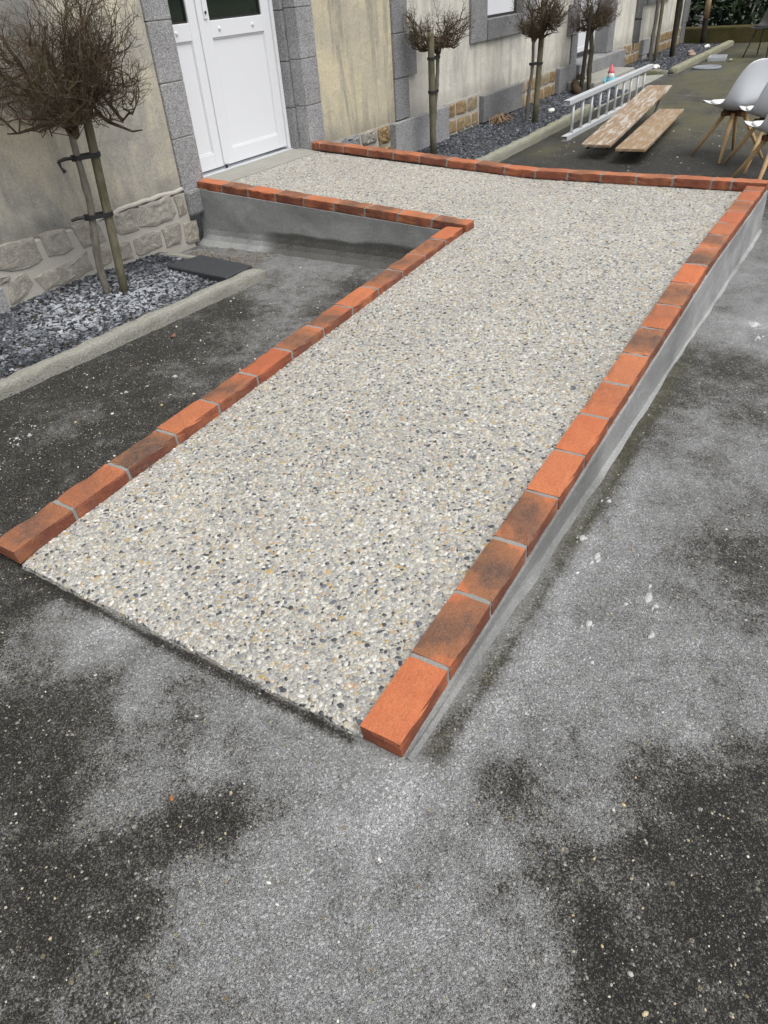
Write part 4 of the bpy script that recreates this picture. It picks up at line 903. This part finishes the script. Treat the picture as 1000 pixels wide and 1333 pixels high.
chair(6.20, .64, rad(35), 'white shell chair nearest the ramp corner, mostly cut by the frame')
chair(15.0, 2.10, rad(160), 'black chair with thin metal legs far back near the low wall', M['rubber'], .92, 'black chairs far back', 'metal')['category'] = 'chair'

# ------------------------------------------------------------------ far court odds and ends
def gnome():
    g = empty('garden_gnome', (11.02, 3.36, -.045), 'garden gnome with pink pointed hat, white beard and blue jacket', 'figurine', rz=rad(205)); g.scale = (.68, .68, .70)
    pl = lambda n, c: mat_plain(n, c, .6, .15, 30)
    blue, pink, wht, skin, dk = pl('blue_paint', (.14, .40, .50), ), pl('pink_paint', (.62, .13, .17)), pl('white_paint_worn', (.72, .72, .70)), pl('skin_paint', (.58, .36, .26)), pl('dark_paint', (.04, .045, .05))
    MB().lathe([(.02, .05), (.085, .05), (.105, .10), (.108, .16), (.09, .22), (.06, .255), (.02, .262)], 18).build('jacket', blue, g, True)
    MB().lathe([(.005, .0), (.05, .01), (.058, .05), (.045, .09), (.01, .112)], 16, (0, 0, .235)).build('head', skin, g, True)
    MB().lathe([(.062, .305), (.066, .318), (.052, .35), (.030, .40), (.012, .44), (.003, .452)], 16).build('hat', pink, g, True)
    bd = MB().lathe([(.004, -.075), (.035, -.05), (.055, -.01), (.058, .025), (.045, .05), (.02, .06)], 14, (.045, 0, .245), .7, 1.0); bd.build('beard', wht, g, True)
    MB().lathe([(.002, -.016), (.013, -.008), (.016, .002), (.010, .013), (.002, .017)], 10, (.064, 0, .29)).build('nose', skin, g, True)
    for s_ in (-1, 1):
        MB().tube([(0, s_ * .085, .22), (.03, s_ * .118, .16), (.08, s_ * .085, .125)], [.03, .032, .025], 10).build('arm', blue, g, True)
        MB().lathe([(.003, -.022), (.018, -.012), (.024, .004), (.016, .02), (.003, .026)], 10, (.098, s_ * .075, .122)).build('hand', skin, g, True)
        MB().tube([(.02, s_ * .05, .055), (.10, s_ * .065, .05)], [.045, .036], 10).build('leg', pl('grey_paint', (.25, .27, .28)), g, True)
        MB().lathe([(.01, 0), (.038, .005), (.042, .045), (.03, .08), (.008, .09)], 12, (.135, s_ * .068, .0), 1.25, 1).build('boot', dk, g, True)
        MB().lathe([(.001, -.006), (.006, 0), (.001, .006)], 6, (.054, s_ * .022, .304)).build('eye', dk, g, True)
gnome()
def lump(name, loc, s, m, label, cat, seed, group=None):
    import bmesh
    bm = bmesh.new(); bmesh.ops.create_icosphere(bm, subdivisions=2, radius=1)
    for v in bm.verts:
        k = 1 + .28 * mnoise.noise(v.co * 1.5 + Vector((seed, 0, 0))); v.co = Vector((v.co.x * s[0] * k, v.co.y * s[1] * k, max(-.6, v.co.z) * s[2] * k))
    me = bpy.data.meshes.new(name); bm.to_mesh(me); bm.free(); me.materials.append(m)
    o = bpy.data.objects.new(name, me); link(o); o.location = loc; return tag(o, label, cat, group)
wt = mat_plain('white_limestone', (.6, .6, .57), .8, .1)
logm = mat_bark('rotten_wood', (.035, .026, .018), (.09, .065, .04))
lg = MB().tube([(-.2, 0, 0), (-.05, .01, .02), (.14, -.01, .01), (.2, 0, .02)], [.05, .06, .058, .045], 10); o = lg.build('wood_log', logm, None, True, loc=(10.55, 3.66, .04)); o.rotation_euler = (0, -.15, .5); tag(o, 'short dark rotten log at the foot of the leaning tree', 'log')
o = MB().tube([(0, 0, -.06), (.01, .01, .09), (.02, .02, .16)], [.07, .066, .05], 10).build('tree_stump', logm, None, True, loc=(10.95, 3.74, .0)); tag(o, 'dark upright stump against the wall behind the leaning tree', 'stump')
lump('stone', (9.08, 3.43, .0), (.05, .04, .03), wt, 'small white stone lying on the slate near the brown stake', 'stone', 2)
lump('stone', (13.05, 3.30, .02), (.11, .06, .035), wt, 'white lump lying beyond the ladder tip at the far bed', 'stone', 5)
lump('stone', (16.35, 3.25, .0), (.13, .05, .03), wt, 'pale flat stone in the farthest slate bed', 'stone', 7)
for i, (x, y) in enumerate(((15.0, 3.2), (15.4, 3.32))): lump('stone', (x, y, .0), (.12, .06, .03), mat_plain('pinkish_stone', (.30, .22, .18), .85, .2), ('pinkish stone nearer us in the farthest slate bed', 'pinkish stone farther along in the farthest slate bed')[i], 'stone', 9 + i)
lid = MB().lathe([(.005, .0), (.21, .0), (.215, .02), (.20, .035), (.17, .03), (.16, .022), (.005, .022)], 28).build('round_lid', mat_plain('grey_plastic', (.20, .22, .24), .5, .1), None, True, loc=(13.42, 2.62, -.05)); tag(lid, 'round grey plastic lid lying on the mossy asphalt', 'lid')
tr = MB().box(-.2, .2, -.13, .13, 0, .012).box(-.2, .2, -.13, -.118, .012, .06).box(-.2, .2, .118, .13, .012, .06).box(-.2, -.188, -.118, .118, .012, .06).box(.188, .2, -.118, .118, .012, .06)
o = tr.build('plastic_tray', mat_plain('clear_grey_plastic', (.42, .44, .46), .35, .1), None, bevel=.004, loc=(14.55, 2.70, -.05)); o.rotation_euler.z = .1; tag(o, 'shallow pale plastic tray beside the mossy far kerb', 'tray')
o = lump('wood_chip', (14.42, 2.47, -.035), (.10, .03, .02), M['kerb'], 'yellowish broken kerb chip on the ground by the tray', 'rubble', 13)
# dry plant by the wall
dp = empty('dry_plant', (8.25, 3.74, -.01), 'withered orange brown plant at the foot of the wall', 'plant'); rp = random.Random(8); mb = MB()
for i in range(45):
    t = rp.uniform(0, 6.28); l = rp.uniform(.05, .17); e = rp.uniform(.03, .11); p = Vector((rp.uniform(-.14, .14), rp.uniform(-.05, .05), 0)); q = p + Vector((math.cos(t) * l * .5, math.sin(t) * l * .5 - .02, e)); w_ = p + Vector((math.cos(t) * l, math.sin(t) * l - .03, e * .4))
    mb.tube([p, q, w_], [.004, .005, .0015], 4)
mb.build('dry_leaves', mat_plain('dry_leaf', (.30, .20, .12), .8, .35, 40), dp)
# low wall and hedge closing the court
lw = MB(); lw.box(17.45, 17.85, -14.0, 4.6, -.12, .215); o = lw.build('low_wall', None, None, bevel=.02)
t_ = NT('mossy_wall'); p_ = t_.pos(); c_ = t_.mix(t_.ramp(t_.noise(p_, 3.5, 6, .7), [(.35, 0), (.65, 1)]), (.062, .064, .02), (.105, .085, .042)); c_ = t_.mix(.6, c_, t_.ramp(t_.noise(p_, 40, 4, .8), [(.35, .4), (.65, 1)]), 'MULTIPLY')
o.data.materials.append(t_.fin(c_, .95, t_.bump(t_.noise(p_, 30, 5, .7), .8, .02), .1)); tag(o, 'low moss covered wall closing the far end of the court', 'wall')
def leaf_mat(name, a, b):
    t = NT(name); p = t.pos(); c = t.mix(t.noise(p, 2.5, 5, .7), a, b); c = t.mix(t.ramp(t.noise(p, 35, 2), [(.5, 0), (.7, .6)]), c, tuple(min(1, x * 2.2) for x in b)); return t.fin(c, .5, None, .4)
def bush(x, y, rx, ry, h, n, m, label, seed, size=.09, z0=0.0):
    r = random.Random(seed); e = empty('hedge_bush', (x, y, z0), label, 'bush', 'bushes behind the low wall'); mb = MB()
    for i in range(n):
        t = r.uniform(0, 6.2832); cz = r.uniform(.0, 1) ** .8; k = math.sqrt(max(0.05, 1 - (2 * cz - .75)**2 * .55)) * r.uniform(.55, 1.0) ** .5 * (1 + .25 * math.sin(t * 5 + cz * 9))
        c = Vector((rx * k * math.cos(t), ry * k * math.sin(t), h * cz)); a = Vector((r.gauss(0, 1), r.gauss(0, 1), r.gauss(0, .6))).normalized(); b = a.cross(Vector((r.gauss(0, 1), r.gauss(0, 1), 1))).normalized(); s_ = size * r.uniform(.6, 1.3)
        mb.add([c - a * s_, c + b * s_ * .42, c + a * s_, c - b * s_ * .42], [(0, 1, 2, 3)])
    mb.build('foliage', m, e)
    st = MB()
    for k in range(5): t = k * 1.257; st.tube([(0.06 * math.cos(t), .06 * math.sin(t), -.1), (rx * .3 * math.cos(t), ry * .3 * math.sin(t), h * .45), (rx * .55 * math.cos(t), ry * .55 * math.sin(t), h * .8)], [.035, .025, .01], 6)
    st.build('stem', M['barkdark'], e)
dgreen = leaf_mat('dark_hedge_leaf', (.012, .022, .009), (.032, .058, .022)); lgreen = leaf_mat('light_hedge_leaf', (.05, .08, .02), (.13, .17, .05))
bush(19.3, 4.6, 1.1, 1.3, 3.0, 5200, dgreen, 'dark green bush at the corner of the house', 1); bush(19.2, 2.4, 1.0, 1.4, 2.6, 5200, dgreen, 'dense dark bush in the middle behind the low wall', 2)
bush(19.1, .2, .9, 1.1, 2.2, 3500, lgreen, 'lighter yellow green bush right of the dark bushes', 3); bush(19.2, -2.2, 1.0, 1.5, 2.4, 3000, dgreen, 'outermost dark bush beyond the black chair', 4); bush(20.6, 3.4, 1.0, 2.0, 3.4, 3500, dgreen, 'tall dark bush standing behind the others', 5)

# ------------------------------------------------------------------ loose grit, rubble, leaves
def loose(name, n, region, smin, smax, seed, mat_, label, keep=None):
    r = random.Random(seed); mb = MB()
    ico = [(0, 0, 1), (.89, 0, .45), (.28, .85, .45), (-.72, .53, .45), (-.72, -.53, .45), (.28, -.85, .45), (.72, .53, -.45), (-.28, .85, -.45), (-.89, 0, -.45), (-.28, -.85, -.45), (.72, -.53, -.45), (0, 0, -1)]
    fc = [(0, 1, 2), (0, 2, 3), (0, 3, 4), (0, 4, 5), (0, 5, 1), (1, 6, 2), (2, 7, 3), (3, 8, 4), (4, 9, 5), (5, 10, 1), (2, 6, 7), (3, 7, 8), (4, 8, 9), (5, 9, 10), (1, 10, 6), (11, 7, 6), (11, 8, 7), (11, 9, 8), (11, 10, 9), (11, 6, 10)]
    k = 0
    while k < n:
        x, y = region(r)
        if keep and not keep(x, y): continue
        k += 1; s_ = smin + (smax - smin) * r.random()**3; t = r.uniform(0, 6.28); c, sn = math.cos(t), math.sin(t); fx, fy, fz = r.uniform(.7, 1.4), r.uniform(.6, 1), r.uniform(.4, .7)
        z = ground_z(x, y) + s_ * fz * .35
        mb.add([(x + (a * fx * c - b * fy * sn) * s_, y + (a * fx * sn + b * fy * c) * s_, z + q * fz * s_) for a, b, q in ico], fc)
    return tag(mb.build(name, mat_, None, True), label, 'grit', None, 'stuff')
free = lambda x, y: not (x > .66 and .42 < y < 2.02) and not (x > 3.55 and .42 < y) and y < 2.93
def mat_grit():
    t = NT('loose_grit'); c = t.ramp(t.n.new('ShaderNodeNewGeometry').outputs['Random Per Island'], [(0, (.34, .33, .30)), (.4, (.48, .47, .44)), (.7, (.62, .61, .57)), (.92, (.36, .27, .11)), (1, (.45, .38, .2))]); return t.fin(c, .7)
GR = mat_grit()
loose('loose_grit', 280, lambda r: (r.uniform(-.1, 3.0), r.uniform(-.6, 2.9)), .0018, .0058, 3, GR, 'tiny pale stones scattered over the near asphalt', free)
loose('loose_grit', 150, lambda r: (r.uniform(1.2, 3.6), r.uniform(2.1, 2.92)), .002, .008, 5, GR, 'tiny pale stones scattered between the ramp and the near kerb', free)
loose('loose_grit', 200, lambda r: (r.uniform(5.2, 9.0), r.uniform(.5, 2.8)), .004, .010, 6, GR, 'tiny pale stones scattered on the far asphalt')
loose('rubble', 420, lambda r: (3.26 + abs(r.gauss(0, .17)), r.uniform(3.2, 3.85) + r.gauss(0, .03)), .005, .017, 7, mat_plain('earthy_rubble', (.17, .15, .12), .9, .4, 50), 'loose earthy rubble between the kerb end and the landing wall', lambda x, y: x < 3.64 and y < 3.88)
sp_ = MB(); rsp = random.Random(77)
for x, y, r0, k in ((1.60, .375, .020, 1.8), (1.325, .305, .015, 1.2), (1.49, .20, .020, 2.2), (1.47, .175, .012, 1), (1.66, .44, .016, 1.5), (1.44, .245, .011, 1), (1.20, .255, .010, 1), (1.36, .155, .014, 2), (1.88, .43, .012, 1.3),
                        (3.55, .28, .030, 2.2), (3.40, .24, .022, 1.5), (1.23, 2.60, .018, 1), (1.27, 2.57, .012, 1.4), (1.33, 2.62, .01, 1), (1.20, 2.55, .009, 1), (1.72, 2.52, .010, 1.5), (1.94, 2.44, .012, 1.4), (.98, .335, .008, 1.4)):
    for q in range(5):
        cx_, cy_ = x + rsp.gauss(0, r0 * (0 if q == 0 else 1.1)), y + rsp.gauss(0, r0 * (0 if q == 0 else .9)); rr_ = r0 * (rsp.uniform(.5, .7) if q == 0 else rsp.uniform(.12, .35)); n = 12; z = ground_z(cx_, cy_)
        ring = [(cx_ + rr_ * k * math.cos(2 * math.pi * i / n) * rsp.uniform(.7, 1.2), cy_ + rr_ * math.sin(2 * math.pi * i / n) * rsp.uniform(.7, 1.2)) for i in range(n)]
        sp_.add([(a, b, z - .003) for a, b in ring] + [(cx_ + (a - cx_) * .8, cy_ + (b - cy_) * .8, z + .0026) for a, b in ring] + [(cx_, cy_, z + .0030)], [(i, (i + 1) % n, n + (i + 1) % n, n + i) for i in range(n)] + [(n + i, n + (i + 1) % n, 2 * n) for i in range(n)])
tag(sp_.build('cement_splashes', mat_mortar('dry_cement_splash', (.46, .465, .465), (.33, .333, .333)), None, True), 'small whitish cement splashes dried on the asphalt', 'splashes', None, 'stuff')
def fallen_leaf(x, y, rz, s_, col, label):
    mb = MB(); n = 10; ed = []
    for i in range(n): t = 2 * math.pi * i / n; ed.append((s_ * math.cos(t), s_ * .55 * math.sin(t) * (1.2 if i % 2 else .8), .004 + .004 * math.cos(2 * t)))
    mb.v = [(0, 0, .002)] + ed; mb.f = [(0, i + 1, (i + 1) % n + 1) for i in range(n)]
    k = len(mb.v); mb.v += [(a, b, c - .0012) for a, b, c in mb.v]; mb.f += [(f[0] + k, f[2] + k, f[1] + k) for f in mb.f[:n]] + [(i + 1, k + i + 1, k + (i + 1) % n + 1, (i + 1) % n + 1) for i in range(n)]
    o = mb.build('fallen_leaf', mat_plain('fallen_leaf_' + ('a' if x > 1 else 'b'), col, .7, .3, 80), None, True, loc=(x, y, gz(x) + .003)); o.rotation_euler.z = rz; tag(o, label, 'leaf', 'fallen leaves')
fallen_leaf(2.28, 2.80, .5, .022, (.22, .11, .07), 'brown fallen leaf on the asphalt beside the near kerb'); fallen_leaf(.415, .892, .9, .007, (.36, .15, .05), 'tiny orange leaf scrap on the dark near asphalt')
